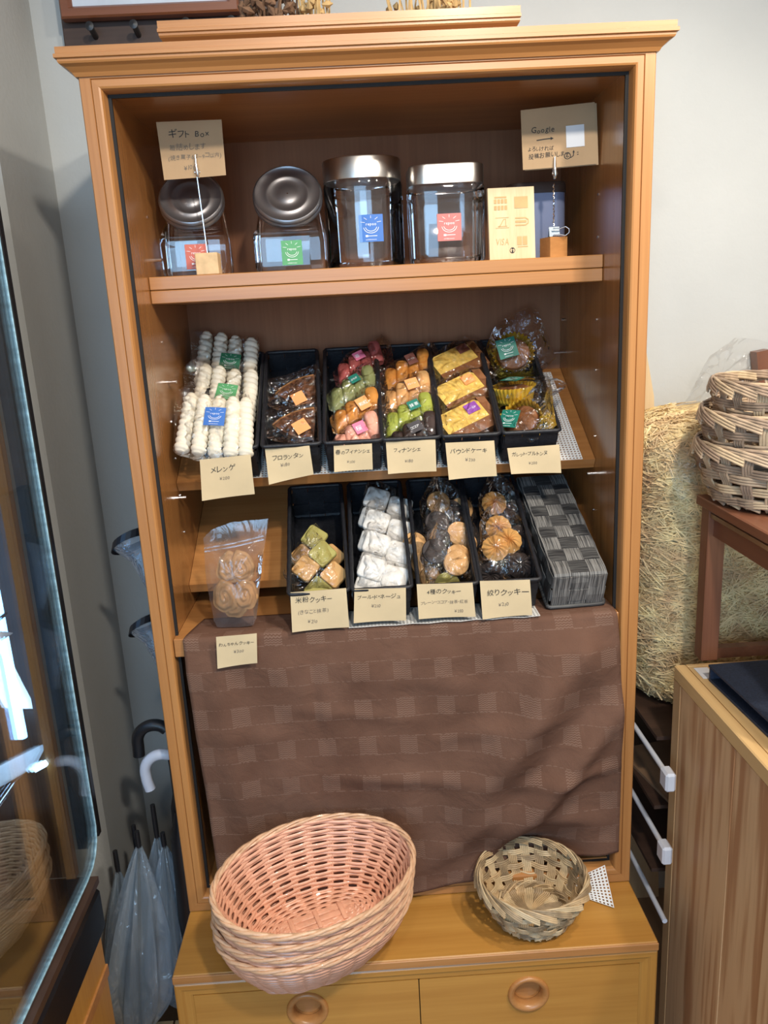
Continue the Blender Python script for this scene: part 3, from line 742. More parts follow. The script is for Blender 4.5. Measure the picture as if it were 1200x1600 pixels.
def slant_jar(label, x, y, w_, sticker, sx_, sz_, yaw):
    """square candy jar whose round tin lid leans toward the viewer"""
    t = thing('slant_lid_jar', label, 'jar', (x, y, SH), 'jars on the top shelf', Euler((0, 0, R(yaw))))
    d_ = w_*0.92; hb = 0.066
    rings = []
    for s_, z in ((0.90, 0.0), (0.97, 0.003), (1.0, 0.010), (1.0, hb-0.008), (0.985, hb)):
        rings.append([(px*s_, py*s_, z) for px, py in rrect(w_, d_, 0.014)])
    # shoulder sweeping up and back into the slanted round neck
    na = 58; nc = Vector((0, 0.002, 0.121)); nr = w_*0.43
    nx = Vector((1, 0, 0)); nn = Vector((0, -math.sin(R(na)), math.cos(R(na)))); nv = Vector((0, math.cos(R(na)), math.sin(R(na))))
    base = rrect(w_, d_, 0.014); neck = []
    for px, py in base:
        a = math.atan2(py/d_, px/w_); neck.append(nc + nx*(nr*math.cos(a)) + nv*(nr*math.sin(a)))
    body = [Vector((px, py, hb)) for px, py in base]
    for tt in (0.35, 0.7, 0.92):
        rg = []
        for bpt, npt in zip(body, neck):
            p = bpt.lerp(npt, tt); up = Vector((0, 0, 0.018*math.sin(math.pi*tt)*(1 if bpt.y > 0 else 0.15)))
            rg.append(p+up)
        rings.append(rg)
    rings.append([p + nn*0.004 for p in neck])
    part(t, 'body', loft(rings, cap0=True), GLASSJ, 35, local=True)
    M = Matrix.Translation(nc + nn*0.004) @ Matrix((nx, nv, nn)).transposed().to_4x4()
    lr = nr*1.12
    lp = [(lr*0.97, 0.0), (lr, 0.002), (lr, 0.005), (lr*0.975, 0.007), (lr, 0.009), (lr*0.975, 0.0115), (lr, 0.014), (lr*0.98, 0.018), (lr*0.93, 0.020), (lr*0.88, 0.0175), (lr*0.66, 0.0175), (lr*0.62, 0.0195), (lr*0.56, 0.0195), (lr*0.52, 0.0175), (lr*0.30, 0.0175), (lr*0.27, 0.019), (lr*0.02, 0.0195)]
    part(t, 'lid', MB().lathe(lp, 48).xf(M), TINLID, 50, local=True)
    f = lambda u, v, dd=0.0: (sx_+0.036*(u-.5), -d_/2-0.0006-dd, sz_+0.041*(v-.5))
    sticker_flat(t, f, ST[sticker])
    return t
slant_jar('slant-lidded clear jar with red sticker behind the gift box card', -0.318, 0.215, 0.118, 'red', 0.003, 0.032, 4)
slant_jar('slant-lidded clear jar with green sticker second from left', -0.150, 0.225, 0.128, 'green', 0.002, 0.031, 2)
def canister(label, x, y, w_, d_, h, lidw, lidh, rr, sticker, sx_, sz_, round_=False):
    t = thing('canister_jar', label, 'jar', (x, y, SH), 'jars on the top shelf')
    rings = []
    for s_, z in ((0.88, 0.0), (0.96, 0.002), (1.0, 0.010), (1.0, h*0.93), (0.985, h*0.965), (0.93, h*0.985), (0.90, h)):
        rings.append([(px*s_, py*s_, z) for px, py in rrect(w_, d_, rr, 8)])
    part(t, 'body', loft(rings, cap0=True), GLASSJ, 35, local=True)
    inner = [[(px*s_, py*s_, z) for px, py in rrect(w_, d_, rr, 8)] for s_, z in ((0.86, 0.010), (0.93, 0.016), (0.955, h*0.9))]
    part(t, 'inner_wall', loft(inner, cap0=True), GLASSJ, 35, local=True)
    lr = [[(px*s_, py*s_, z) for px, py in rrect(lidw, lidw*d_/w_, rr*lidw/w_*1.02, 8)] for s_, z in ((0.99, h*0.985), (1.0, h*0.99), (1.0, h*0.985+lidh-0.002), (0.985, h*0.985+lidh))]
    part(t, 'lid', loft(lr, True, True), STEEL, 35, local=True)
    f = lambda u, v, dd=0.0: (sx_+0.042*(u-.5), -d_/2-0.0008-dd + (0.0 if not round_ else 0.004*(2*u-1)**2*0.35+0.0), sz_+0.045*(v-.5))
    sticker_flat(t, f, ST[sticker])
    return t
canister('tallest clear canister with steel lid and blue sticker', -0.016, 0.235, 0.142, 0.135, 0.150, 0.140, 0.036, 0.064, 'blue', 0.010, 0.065, True)
canister('square clear canister with steel lid and rose sticker', 0.130, 0.225, 0.134, 0.120, 0.134, 0.132, 0.032, 0.030, 'rose', 0.000, 0.060)
# wooden payment plaque
pl = thing('wooden_plaque', 'pale wooden plaque engraved with payment marks', 'sign', (0.237, 0.152, SH))
A = R(-4); 
def plq(u, v, d=0.0):
    return (0.1975+0.080*u + 0.0, 0.150+0.012*v - d, SH+0.1195*v)
mb = MB(); c8 = [plq(0, 0), plq(1, 0), plq(1, 1), plq(0, 1)]
mb.add([*c8, *[(x, y+0.012, z) for x, y, z in c8]], [(0, 1, 2, 3), (7, 6, 5, 4), (0, 4, 5, 1), (1, 5, 6, 2), (2, 6, 7, 3), (3, 7, 4, 0)])
part(pl, 'board', mb, PALEW)
it = text2d('VISA', .14, .21, .13, slant=.15)
def rectbar(x0, x1, y0, y1): return [([(x0, y0), (x1, y0), (x1, y1), (x0, y1)], [(0, 1, 2, 3)])]
it += rectbar(.57, .86, .71, .87) + rectbar(.14, .40, .86, .88)
for yy in (.81, .72): 
    for k in range(4): it += rectbar(.13+.075*k, .185+.075*k, yy-.025, yy+.035)
it += rectbar(.15, .44, .585, .592) + rectbar(.15, .44, .445, .452) + stroke2d([(.22, .46), (.27, .50), (.32, .56), (.37, .57), (.37, .48)], .015) + stroke2d([(.2, .47), (.4, .47)], .01)
it += stroke2d([(.58, .575), (.80, .575), (.86, .55), (.86, .50), (.80, .475), (.58, .475)], .018) + rectbar(.58, .82, .51, .54)
it += rectbar(.61, .71, .20, .32) + rectbar(.73, .83, .20, .32) + rectbar(.62, .84, .17, .183)
part(pl, 'engraving', lay(it, lambda x, y: plq(x, y, 0.0006)), BURN)
it = stroke2d([(.50+.055*math.cos(a/10*6.283), .13+.036*math.sin(a/10*6.283)) for a in range(11)], .010) + rectbar(.487, .517, .095, .135) + rectbar(.487, .517, .145, .165)
part(pl, 'screw_mark', lay(it, lambda x, y: plq(x, y, 0.0008)), INK)
# grey tin behind the plaque
tin = thing('storage_tin', 'blue-grey rounded tin standing behind the wooden plaque', 'tin', (0.305, 0.275, SH))
TIN = plain('blue_grey_tin', (0.24, 0.27, 0.40), 0.35, 0.3, noise=0.03)
part(tin, 'body', loft([[(0.305+px, 0.285+py, SH+z) for px, py in rrect(0.104, 0.085, 0.02)] for z in (0.0, 0.118)], True, True), TIN, 35)
part(tin, 'lid', loft([[(0.305+px*s_, 0.285+py*s_, SH+z) for px, py in rrect(0.107, 0.088, 0.021)] for s_, z in ((1, 0.1182), (1, 0.134), (0.97, 0.137))], True, True), DARKW, 35)
# card stands
CORK = plain('birch_block', (0.66, 0.45, 0.24), 0.7, noise=0.15, nscale=60)
def clip_parts(t, top, mat=CHROME):
    top = Vector(top)
    mb = MB()
    for s_ in (-1, 1):
        mb.tube([top+Vector((0, s_*0.0030, 0)), top+Vector((0.000, s_*0.0032, -0.018)), top+Vector((0.001, s_*0.0042, -0.026)), top+Vector((0.001, s_*0.0020, -0.034))], [0.0014, 0.0030, 0.0034, 0.0020], 8)
    mb.tube([top+Vector((-0.004, 0, -0.026)), top+Vector((0.005, 0, -0.026))], 0.0025, 8)
    part(t, 'clip', mb, mat, 50)
s1 = thing('card_stand', 'pale cube card stand with a wire clip at the left of the top shelf', 'card stand', (-0.288, 0.142, SH), 'card stands')
part(s1, 'block', MB().box(-0.307, -0.269, 0.124, 0.160, SH, SH+0.035, 0.0008), CORK)
part(s1, 'wire', MB().tube([(-0.288, 0.142, SH+0.034), (-0.2905, 0.142, 1.69), (-0.2925, 0.142, 1.748)], 0.0011, 6), CHROME)
clip_parts(s1, (-0.2915, 0.1415, 1.780))
s2 = thing('card_stand', 'brown wooden block card stand with a wire clip at the right of the top shelf', 'card stand', (0.311, 0.157, SH), 'card stands')
part(s2, 'block', MB().obox((0.311, 0.158, SH+0.017), (math.cos(R(18)), math.sin(R(18)), 0), (-math.sin(R(18)), math.cos(R(18)), 0), (0, 0, 1), 0.034, 0.034, 0.0335), WX)
mbw = MB(); pts = [(0.311+0.0008*math.cos(k*1.9), 0.157+0.0008*math.sin(k*1.9), SH+0.033+0.0885*k/40) for k in range(41)]
part(s2, 'wire', mbw.tube(pts, 0.0012, 6), CHROME)
clip_parts(s2, (0.310, 0.1495, 1.752))
bc = thing('binder_clip', 'small blue-black binder clip on the wooden card stand', 'clip', (0.312, 0.146, 1.6233))
part(bc, 'body', MB().add([(0.300, 0.1410, 1.624), (0.300, 0.1465, 1.640), (0.300, 0.1520, 1.624), (0.318, 0.1410, 1.624), (0.318, 0.1465, 1.640), (0.318, 0.1520, 1.624)], [(0, 1, 4, 3), (1, 2, 5, 4), (0, 3, 5, 2), (0, 2, 1), (3, 4, 5)]), BINDER)
part(bc, 'wire_handle', MB().tube([(0.306, 0.1395, 1.626), (0.318, 0.139, 1.6265), (0.327, 0.1385, 1.6245), (0.333, 0.138, 1.629), (0.333, 0.138, 1.635), (0.327, 0.1385, 1.639), (0.318, 0.139, 1.6365), (0.306, 0.1395, 1.637)], 0.0009, 6), CHROME)
# cards held by the stands
card('notice_card', 'kraft note about gift boxes held in the left wire clip', quad_map([(-0.350, 1.833), (-0.243, 1.832), (-0.244, 1.747), (-0.347, 1.744)], 0.1408, 0.0010), [('ギフト Box', .16, .72, .16, INK), ('箱詰めします', .15, .50, .12, INKG), ('(焼き菓子6コ~9コ以内)', .11, .34, .10, INKG), ('¥100', .34, .15, .11, INKG)], mat=KRAFT2, cat='card', group='notes in wire clips')
arrow = stroke2d([(.20, .475), (.30, .485), (.40, .488)], .016) + [([(.39, .46), (.43, .485), (.39, .515)], [(0, 1, 2)])]
smile = stroke2d([(.61+.042*math.cos(a/12*6.283), .175+.05*math.sin(a/12*6.283)) for a in range(13)], .010) + stroke2d([(.59, .17), (.61, .155), (.63, .17)], .01) + stroke2d([(.65, .14), (.69, .17), (.695, .23)], .012) + [([(.68, .225), (.71, .225), (.695, .265)], [(0, 1, 2)])] + stroke2d([(.74, .22), (.76, .22)], .01) + stroke2d([(.74, .185), (.76, .185)], .01)
qR = [(0.253, 1.827), (0.377, 1.834), (0.382, 1.738), (0.256, 1.734)]
fR = quad_map(qR, 0.1488, 0.0010)
cR = card('notice_card', 'kraft note reading Google with an arrow held in the right wire clip', fR, [('Google', .13, .60, .13, INK), ('よろしければ', .08, .30, .085, INK), ('投稿お願いします', .08, .18, .10, INK)], mat=KRAFT2, cat='card', group='notes in wire clips', extra=arrow+smile)
mb = MB().grid(lambda u, v: fR(.60+.245*u, .31+.355*v, 0.0009), 2, 2); mb.grid(lambda u, v: fR(.60+.245*u, .31+.355*v, 0.0004), 2, 2)
part(cR, 'paper_label', mb, WHITEP, label='blank white paper square')
fB = quad_map([(x+0.004, z-0.001) for x, z in qR], 0.1512, 0.0008)
mb = MB().grid(lambda u, v: fB(u, v), 4, 4); mb.grid(lambda u, v: fB(u, v, -0.0005), 4, 4)
solo('notice_card', mb, KRAFT2, 'plain kraft card tucked behind the Google note', 'card', group='notes in wire clips')

# ================================================================== black woven baskets
BW, BL, BH = 0.103, 0.296, 0.078
def basket_meshes(mat_long, mat_cross, mat_rim):
    """band meshes: origin at front bottom centre, y to the back, z up"""
    th = 0.0012; am = 0.0011; fl = 0.05   # flare
    hw = BW/2-0.004; nl, nc = 3, 9; pl_, pc = 2*hw/nl, (BL-0.008)/nc
    parts_ = []
    xs = [-hw+pl_*(i+.5) for i in range(nl)]; ys = [0.004+pc*(j+.5) for j in range(nc)]; zs = [0.020, 0.050]
    for i, x in enumerate(xs):
        pts, nr = [], []
        for k, z in list(enumerate(zs))[::-1]:
            if k == 1: pts.append((x, -fl*BH*0.9+0.001, BH-0.004)); nr.append((0, -1, 0))
            sg = 1 if (i+k) % 2 else -1; pts.append((x, -fl*z - sg*am, z)); nr.append((0, -1, 0))
        pts.append((x, 0.0005, 0.006)); nr.append((0, -0.7, -0.7)); pts.append((x, 0.004, 0.0025)); nr.append((0, -.4, -.9))
        for j, y in enumerate(ys):
            sg = 1 if (i+j) % 2 else -1; pts.append((x, y, 0.0025+sg*am)); nr.append((0, 0, -1))
        pts.append((x, BL-0.004, 0.0025)); nr.append((0, .4, -.9)); pts.append((x, BL-0.0005, 0.006)); nr.append((0, .7, -.7))
        for k, z in enumerate(zs):
            sg = 1 if (i+k+nc) % 2 else -1; pts.append((x, BL+fl*z+sg*am, z)); nr.append((0, 1, 0))
        pts.append((x, BL+fl*BH*0.9-0.001, BH-0.004)); nr.append((0, 1, 0))
        parts_.append(('band', MB().ribbon(pts, nr, [(1, 0, 0)]*len(pts), pl_-0.0012, th).mesh('band', mat_long)))
    for j, y in enumerate(ys):
        pts, nr = [], []
        for s_ in (-1, 1):
            seg, sn = [], []
            for k, z in enumerate(zs):
                sg = 1 if (j+k) % 2 else -1; seg.append((s_*(hw+fl*z+sg*am), y, z)); sn.append((s_, 0, 0))
            seg.append((s_*(hw+fl*BH*.9-0.001), y, BH-0.004)); sn.append((s_, 0, 0))
            if s_ < 0: pts += seg[::-1]; nr += sn[::-1]; pts += [(-hw+0.0005, y, 0.006), (-hw+0.004, y, 0.0025)]; nr += [(-.7, 0, -.7), (-.4, 0, -.9)]; 
            if s_ < 0:
                for i, x in enumerate(xs):
                    sg = -1 if (i+j) % 2 else 1; pts.append((x, y, 0.0025+sg*am)); nr.append((0, 0, -1))
                pts += [(hw-0.004, y, 0.0025), (hw-0.0005, y, 0.006)]; nr += [(.4, 0, -.9), (.7, 0, -.7)]
            else: pts += seg; nr += sn
        parts_.append(('band', MB().ribbon(pts, nr, [(0, 1, 0)]*len(pts), pc-0.0012, th).mesh('band', mat_cross)))
    for k, z in enumerate(zs):
        pts, nr = [], []
        e = fl*z
        for i, x in enumerate(xs):
            sg = -1 if (i+k) % 2 else 1; pts.append((x, -e-sg*am, z)); nr.append((0, -1, 0))
        pts.append((hw+e*0.6, -e*0.6+0.002, z)); nr.append((.7, -.7, 0))
        for j, y in enumerate(ys):
            sg = -1 if (j+k) % 2 else 1; pts.append((hw+e+sg*am, y, z)); nr.append((1, 0, 0))
        pts.append((hw+e*.6, BL+e*.6-0.002, z)); nr.append((.7, .7, 0))
        for i, x in list(enumerate(xs))[::-1]:
            sg = -1 if (i+k+nc) % 2 else 1; pts.append((x, BL+e+sg*am, z)); nr.append((0, 1, 0))
        pts.append((-hw-e*.6, BL+e*.6-0.002, z)); nr.append((-.7, .7, 0))
        for j, y in list(enumerate(ys))[::-1]:
            sg = -1 if (j+k) % 2 else 1; pts.append((-hw-e-sg*am, y, z)); nr.append((-1, 0, 0))
        pts.append((-hw-e*.6, -e*.6+0.002, z)); nr.append((-.7, -.7, 0)); pts.append(pts[0]); nr.append(nr[0])
        parts_.append(('hoop', MB().ribbon(pts, nr, [(0, 0, 1)]*len(pts), 0.026, th).mesh('hoop', mat_long)))
    e = fl*BH
    rim = [(x, y+BL/2, BH-0.003) for x, y in rrect(2*(hw+e), BL+2*e, 0.006, 3)]
    m = []; per = 0.0
    for a, b in zip(rim, rim[1:]+rim[:1]):
        l = math.dist(a, b); ns = max(1, int(l/0.016))
        m += [tuple(Vector(a).lerp(Vector(b), q/ns)) for q in range(ns)]
    rr = [0.0036+0.0006*(i % 2) for i in range(len(m))]
    me = MB().tube(m, rr, 8, closed=True).mesh('rim', mat_rim); smooth_angle(me, 50)
    parts_.append(('rim', me))
    return parts_
OPEN_MESHES = basket_meshes(BASK, BASK, BASK)
LID_MESHES = basket_meshes(BASKG, BASKB, BASKB)
def place_basket(label, x, y, z, tilt, meshes, group, flip=False, yaw=0.0):
    M = Matrix.Translation((x, y, z)) @ Matrix.Rotation(R(yaw), 4, 'Z') @ Matrix.Rotation(R(tilt), 4, 'X')
    if flip: M = M @ Matrix.Translation((0, 0, BH)) @ Matrix.Rotation(math.pi, 4, 'Y')
    t = thing('woven_basket', label, 'basket', M.translation, group, M.to_3x3())
    for nm, me in meshes: inst(me, nm, t)
    return t
GB = 'black woven baskets'
for x, yw, lb in ((-0.282, 1.0, 'black woven basket holding the meringue bags'), (-0.170, 1.5, 'black woven basket holding two caramel nut wedges, its back half empty'), (-0.059, -0.6, 'black woven basket holding the pink, orange and green spring cakes'), (0.045, -1.0, 'black woven basket holding matcha, cocoa and plain finger cakes'), (0.152, -1.2, 'black woven basket holding three pound cake slices'), (0.260, -0.5, 'black woven basket holding gold foil cakes at the right of the middle row')):
    place_basket(lb, x, 0.1447, 1.2292, 29.5, OPEN_MESHES, GB, yaw=yw)
for x, yw, lb in ((-0.134, 2.0, 'black woven basket holding square tan and green cookies'), (-0.024, 0, 'black woven basket holding white powdered cookies'), (0.091, -1, 'black woven basket holding flat round cookies'), (0.200, -1, 'black woven basket holding piped ridged cookies')):
    place_basket(lb, x, 0.0315, 0.9862, 24.5, OPEN_MESHES, GB, yaw=yw)
place_basket('grey and black checked basket turned upside down on the cloth', 0.322, 0.0335, 0.9862, 24.0, LID_MESHES, GB, flip=True, yaw=2.0)

# white mesh mats
def mesh_mat_material():
    m, nt, out = newmat('white_mesh_mat')
    p = N(nt, 'ShaderNodeBsdfPrincipled', i_Roughness=0.8); p.inputs['Base Color'].default_value = (0.74, 0.73, 0.70, 1)
    tr = N(nt, 'ShaderNodeBsdfTransparent'); uv = N(nt, 'ShaderNodeUVMap'); sep = N(nt, 'ShaderNodeSeparateXYZ'); L(nt, uv.outputs[0], sep.inputs[0])
    def fr_(o):
        a = N(nt, 'ShaderNodeMath', operation='FRACT'); L(nt, o, a.inputs[0])
        b = N(nt, 'ShaderNodeMath', operation='SUBTRACT'); b.inputs[1].default_value = .5; L(nt, a.outputs[0], b.inputs[0])
        c = N(nt, 'ShaderNodeMath', operation='ABSOLUTE'); L(nt, b.outputs[0], c.inputs[0])
        d = N(nt, 'ShaderNodeMath', operation='LESS_THAN'); d.inputs[1].default_value = .26; L(nt, c.outputs[0], d.inputs[0]); return d.outputs[0]
    mu = N(nt, 'ShaderNodeMath', operation='MULTIPLY'); L(nt, fr_(sep.outputs[0]), mu.inputs[0]); L(nt, fr_(sep.outputs[1]), mu.inputs[1])
    mx = N(nt, 'ShaderNodeMixShader'); L(nt, mu.outputs[0], mx.inputs[0]); L(nt, p.outputs[0], mx.inputs[1]); L(nt, tr.outputs[0], mx.inputs[2])
    L(nt, mx.outputs[0], out.inputs[0]); return m
MESHM = mesh_mat_material()
def mesh_mat(label, fn, nx, ny, name='mesh_mat', n=12):
    vs = [fn(i/n, j/n) for j in range(n+1) for i in range(n+1)]; uv = [(i/n*nx, j/n*ny) for j in range(n+1) for i in range(n+1)]
    fs = [(j*(n+1)+i, j*(n+1)+i+1, (j+1)*(n+1)+i+1, (j+1)*(n+1)+i) for j in range(n) for i in range(n)]
    c = vs[0]; vs = [(x-c[0], y-c[1], z-c[2]) for x, y, z in vs]
    me = bpy.data.meshes.new(name); me.from_pydata(vs, [], fs); me.materials.append(MESHM)
    ul = me.uv_layers.new(name='UVMap')
    for lp in me.loops: ul.data[lp.index].uv = uv[lp.vertex_index]
    o = bpy.data.objects.new(name, me); COL.objects.link(o); o.location = c
    sm = o.modifiers.new('thickness', 'SOLIDIFY'); sm.thickness = 0.0008; sm.offset = 1
    tag(o, label, 'mat')
a = R(29.5)
mesh_mat('white perforated mat lining the middle tilted shelf beside the gold foil cakes', lambda u, v: (-0.33+0.694*u, 0.146+0.285*v*math.cos(a)-0.0006*math.sin(a), 1.2285+0.285*v*math.sin(a)+0.0006), 108, 44)
mesh_mat('white perforated mat strip under the lower row of baskets', lambda u, v: (-0.085+0.335*u, -0.0045+0.075*v, 0.9848+0.001*math.sin(u*40)), 54, 12)
mesh_mat('white perforated mat corner poking out below the cloth by the round basket', lambda u, v: (0.30+0.073*u, -0.008-0.060*v*(0.4+0.6*u)+0.012*(1-u), 0.4225+0.045*u*(1-v)+0.001), 12, 12)
# ================================================================== sweets
FOODM = dict(
 cream=plain('meringue', (0.76, 0.70, 0.57), 0.7, noise=0.06, nscale=60, bump=0.3, bscale=200),
 choc=plain('florentine_nut', (0.115, 0.046, 0.021), 0.3, noise=0.85, nscale=110, bump=1.0, bscale=130, coat=0.4),
 crust=plain('cake_crust', (0.21, 0.078, 0.024), 0.6, noise=0.25, nscale=50, bump=0.3),
 tart=plain('tart_edge', (0.36, 0.17, 0.06), 0.7, noise=0.25, nscale=60, bump=0.5),
 crumb=plain('cake_crumb', (0.64, 0.43, 0.10), 0.85, noise=0.25, nscale=140, bump=0.25, bscale=300),
 plain=plain('finger_cake', (0.56, 0.30, 0.11), 0.6, noise=0.2, nscale=45, bump=0.3),
 orange=plain('orange_cake', (0.50, 0.20, 0.035), 0.5, noise=0.3, nscale=45, bump=0.3),
 matcha=plain('matcha_cake', (0.30, 0.33, 0.045), 0.65, noise=0.2, nscale=45, bump=0.4),
 sage=plain('mugwort_cake', (0.22, 0.23, 0.085), 0.65, noise=0.2, nscale=45, bump=0.4),
 cocoa=plain('cocoa_cake', (0.035, 0.017, 0.013), 0.6, noise=0.3, nscale=60, bump=0.5),
 berry=plain('berry_cake', (0.38, 0.085, 0.075), 0.6, noise=0.25, nscale=45, bump=0.4),
 pink=plain('cherry_cake', (0.70, 0.34, 0.24), 0.6, noise=0.15, nscale=45, bump=0.3),
 biscuit=plain('biscuit', (0.55, 0.31, 0.11), 0.75, noise=0.15, nscale=40, bump=0.4),
 bmatcha=plain('green_biscuit', (0.36, 0.32, 0.09), 0.75, noise=0.12, nscale=40, bump=0.4),
 powder=plain('powdered_biscuit', (0.70, 0.68, 0.64), 0.9, noise=0.22, nscale=60, bump=0.6, bscale=120),
 darkb=plain('dark_biscuit', (0.032, 0.022, 0.020), 0.7, noise=0.3, nscale=60, bump=0.6),
 tan=plain('plain_biscuit', (0.58, 0.33, 0.13), 0.75, noise=0.15, nscale=50, bump=0.5),
 tea=plain('tea_biscuit', (0.30, 0.17, 0.065), 0.8, noise=0.25, nscale=80, bump=0.5),
 piped=plain('piped_biscuit', (0.56, 0.29, 0.085), 0.7, noise=0.15, nscale=50, bump=0.3),
 dog=plain('dog_biscuit', (0.46, 0.235, 0.085), 0.75, noise=0.2, nscale=40, bump=0.5),
 gold=plain('gold_foil', (0.80, 0.53, 0.06), 0.22, 0.45, noise=0.15, nscale=60))
_fm = {}
def food(kind):
    """mesh per kind of sweet: face toward -y, centre at origin"""
    if kind in _fm: return _fm[kind]
    shape, mat = kind.split(':'); m = FOODM[mat]; mb = MB(); sm = 60
    if shape == 'stick':        # piped meringue with a helical ridge
        n, nz, Ls, r0 = 18, 80, 0.118, 0.0140
        vs = []
        for j in range(nz+1):
            t = j/nz; env = min(1, (t+0.03)*14)**.5*min(1, (1.0-t)*7+0.35)**.7
            for k in range(n):
                a_ = 2*math.pi*k/n
                r_ = r0*env*(0.80+0.22*abs(math.sin(math.pi*t*10 + a_*0.5))**.7)
                vs.append((r_*math.cos(a_), r_*0.9*math.sin(a_), (t-.5)*Ls))
        fs = [(j*n+k, j*n+(k+1) % n, (j+1)*n+(k+1) % n, (j+1)*n+k) for j in range(nz) for k in range(n)] + [tuple(range(n)), tuple(nz*n+k for k in range(n))]
        mb.add(vs, fs)
    elif shape == 'rod':        # small domed finger cake
        n, nz, Ls = 16, 10, 0.052; vs = []
        for j in range(nz+1):
            t = j/nz; e = (1-abs(2*t-1)**6)**.5*0.16+0.84 if 0 < j < nz else 0.78
            for k in range(n):
                a_ = 2*math.pi*k/n; ca, sa = math.cos(a_), math.sin(a_)
                x = 0.0125*e*math.copysign(abs(ca)**.7, ca); y = 0.0095*e*math.copysign(abs(sa)**(.9 if sa < 0 else .4), sa)
                vs.append((x, y, (t-.5)*Ls))
        fs = [(j*n+k, j*n+(k+1) % n, (j+1)*n+(k+1) % n, (j+1)*n+k) for j in range(nz) for k in range(n)] + [tuple(range(n)), tuple(nz*n+k for k in range(n))]
        mb.add(vs, fs)
    elif shape == 'wedge':
        P = [(-0.040, -0.006), (-0.026, 0.008), (-0.006, 0.020), (0.016, 0.028), (0.034, 0.031), (0.037, 0.004), (0.036, -0.030), (0.006, -0.034), (-0.018, -0.022)]
        mb.prism(P, -0.007, 0.008); sm = 20
    elif shape == 'wedgerim':
        P = [(-0.040, -0.006), (-0.026, 0.008), (-0.006, 0.020), (0.016, 0.028), (0.034, 0.031)]
        for a_, b_ in zip(P, P[1:]):
            mb.tube([(a_[0], 0.0, a_[1]), (b_[0], 0.0, b_[1])], 0.0062, 8)
    elif shape == 'slab':       # crumb of the slice
        P = [(-0.040, -0.012), (0.034, -0.012), (0.034, 0.020), (0.028, 0.026), (-0.030, 0.026), (-0.040, 0.018)]
        mb.prism(P, -0.010, 0.010); sm = 20
    elif shape == 'slabcrust':
        mb.prism([(-0.040, -0.030), (0.044, -0.032), (0.0345, -0.0122), (-0.040, -0.0122)], -0.0098, 0.011)
        mb.prism([(0.0445, -0.032), (0.0475, 0.022), (0.0345, 0.0275), (0.0345, -0.0121)], -0.0098, 0.011); sm = 20
    elif shape == 'disc':
        M_ = Matrix.Rotation(R(90), 4, 'X')
        mb.lathe([(0, -0.004), (0.020, -0.004), (0.0232, -0.0025), (0.0238, 0.0), (0.0225, 0.003), (0.018, 0.0043), (0, 0.0046)], 26).xf(M_); sm = 40
    elif shape == 'sq':
        P = rrect(0.040, 0.040, 0.006, 4); rings = [[(x*s_, y_, z*s_) for x, z in P] for s_, y_ in ((0.92, 0.005), (1, 0.003), (1, -0.003), (0.93, -0.005), (0.5, -0.0056))]
        mb = loft(rings, True, True); sm = 45
    elif shape == 'snow':
        P = rrect(0.047, 0.043, 0.007, 5); rings = [[(x*s_, y_, z*s_) for x, z in P] for s_, y_ in ((0.93, 0.006), (1, 0.004), (1, -0.003), (0.96, -0.0055), (0.85, -0.0062), (0.3, -0.0066))]
        mb = loft(rings, True, True); sm = 60
    elif shape == 'swirl':      # piped rosette with spiral ridges
        n, nr = 96, 9; vs = [(0, -0.0090, 0)]
        for j in range(1, nr+1):
            q = j/nr
            for k in range(n):
                a_ = 2*math.pi*k/n; rd = 0.5+0.5*math.cos(12*a_+5*q)
                r_ = 0.0235*q*(1+0.05*rd*q); y = -(0.0095*(1-q**2.2)+0.0045*rd*math.sin(math.pi*min(1, q*.9+.08)))
                vs.append((r_*math.cos(a_), y, r_*math.sin(a_)))
        vs += [(0.021*math.cos(2*math.pi*k/n), 0.006, 0.021*math.sin(2*math.pi*k/n)) for k in range(n)]
        fs = [(0, 1+k, 1+(k+1) % n) for k in range(n)]
        fs += [(1+j*n+k, 1+j*n+(k+1) % n, 1+(j+1)*n+(k+1) % n, 1+(j+1)*n+k) for j in range(nr) for k in range(n)] + [tuple(1+nr*n+k for k in range(n))]
        mb.add(vs, fs)
    elif shape == 'ear':        # embossed oval dog biscuit
        n, nr = 48, 14; vs = [(0, -0.008, 0)]
        for j in range(1, nr+1):
            q = j/nr
            for k in range(n):
                a_ = 2*math.pi*k/n; rr_ = 1+0.05*math.cos(3*a_+1)+0.03*math.cos(7*a_)
                y = -(0.0065*(1-q**4)+0.0018*math.sin(q*15+0.8*math.cos(2*a_)+a_))
                vs.append((0.0225*q*rr_*math.cos(a_), y, 0.029*q*rr_*math.sin(a_)))
        vs += [(0.021*math.cos(2*math.pi*k/n), 0.006, 0.027*math.sin(2*math.pi*k/n)) for k in range(n)]
        fs = [(0, 1+k, 1+(k+1) % n) for k in range(n)]
        fs += [(1+j*n+k, 1+j*n+(k+1) % n, 1+(j+1)*n+(k+1) % n, 1+(j+1)*n+k) for j in range(nr) for k in range(n)] + [tuple(1+nr*n+k for k in range(n))]
        mb.add(vs, fs)
    elif shape == 'galette':
        mb.lathe([(0, -0.010), (0.024, -0.010), (0.031, -0.006), (0.033, 0.0), (0.031, 0.007), (0, 0.008)], 30).xf(Matrix.Rotation(R(-90), 4, 'X')); sm = 40
    elif shape == 'foil':       # fluted foil cup opening toward -y
        n = 120; vs = []
        for (r_, y) in ((0.0, 0.0170), (0.030, 0.0170), (0.0335, 0.012), (0.0370, -0.004), (0.0405, -0.016)):
            for k in range(n):
                a_ = 2*math.pi*k/n; f_ = 1+0.045*(1 if k % 4 < 2 else -1)*(r_ > 0.03)
                vs.append((r_*f_*math.cos(a_), y, r_*f_*math.sin(a_)))
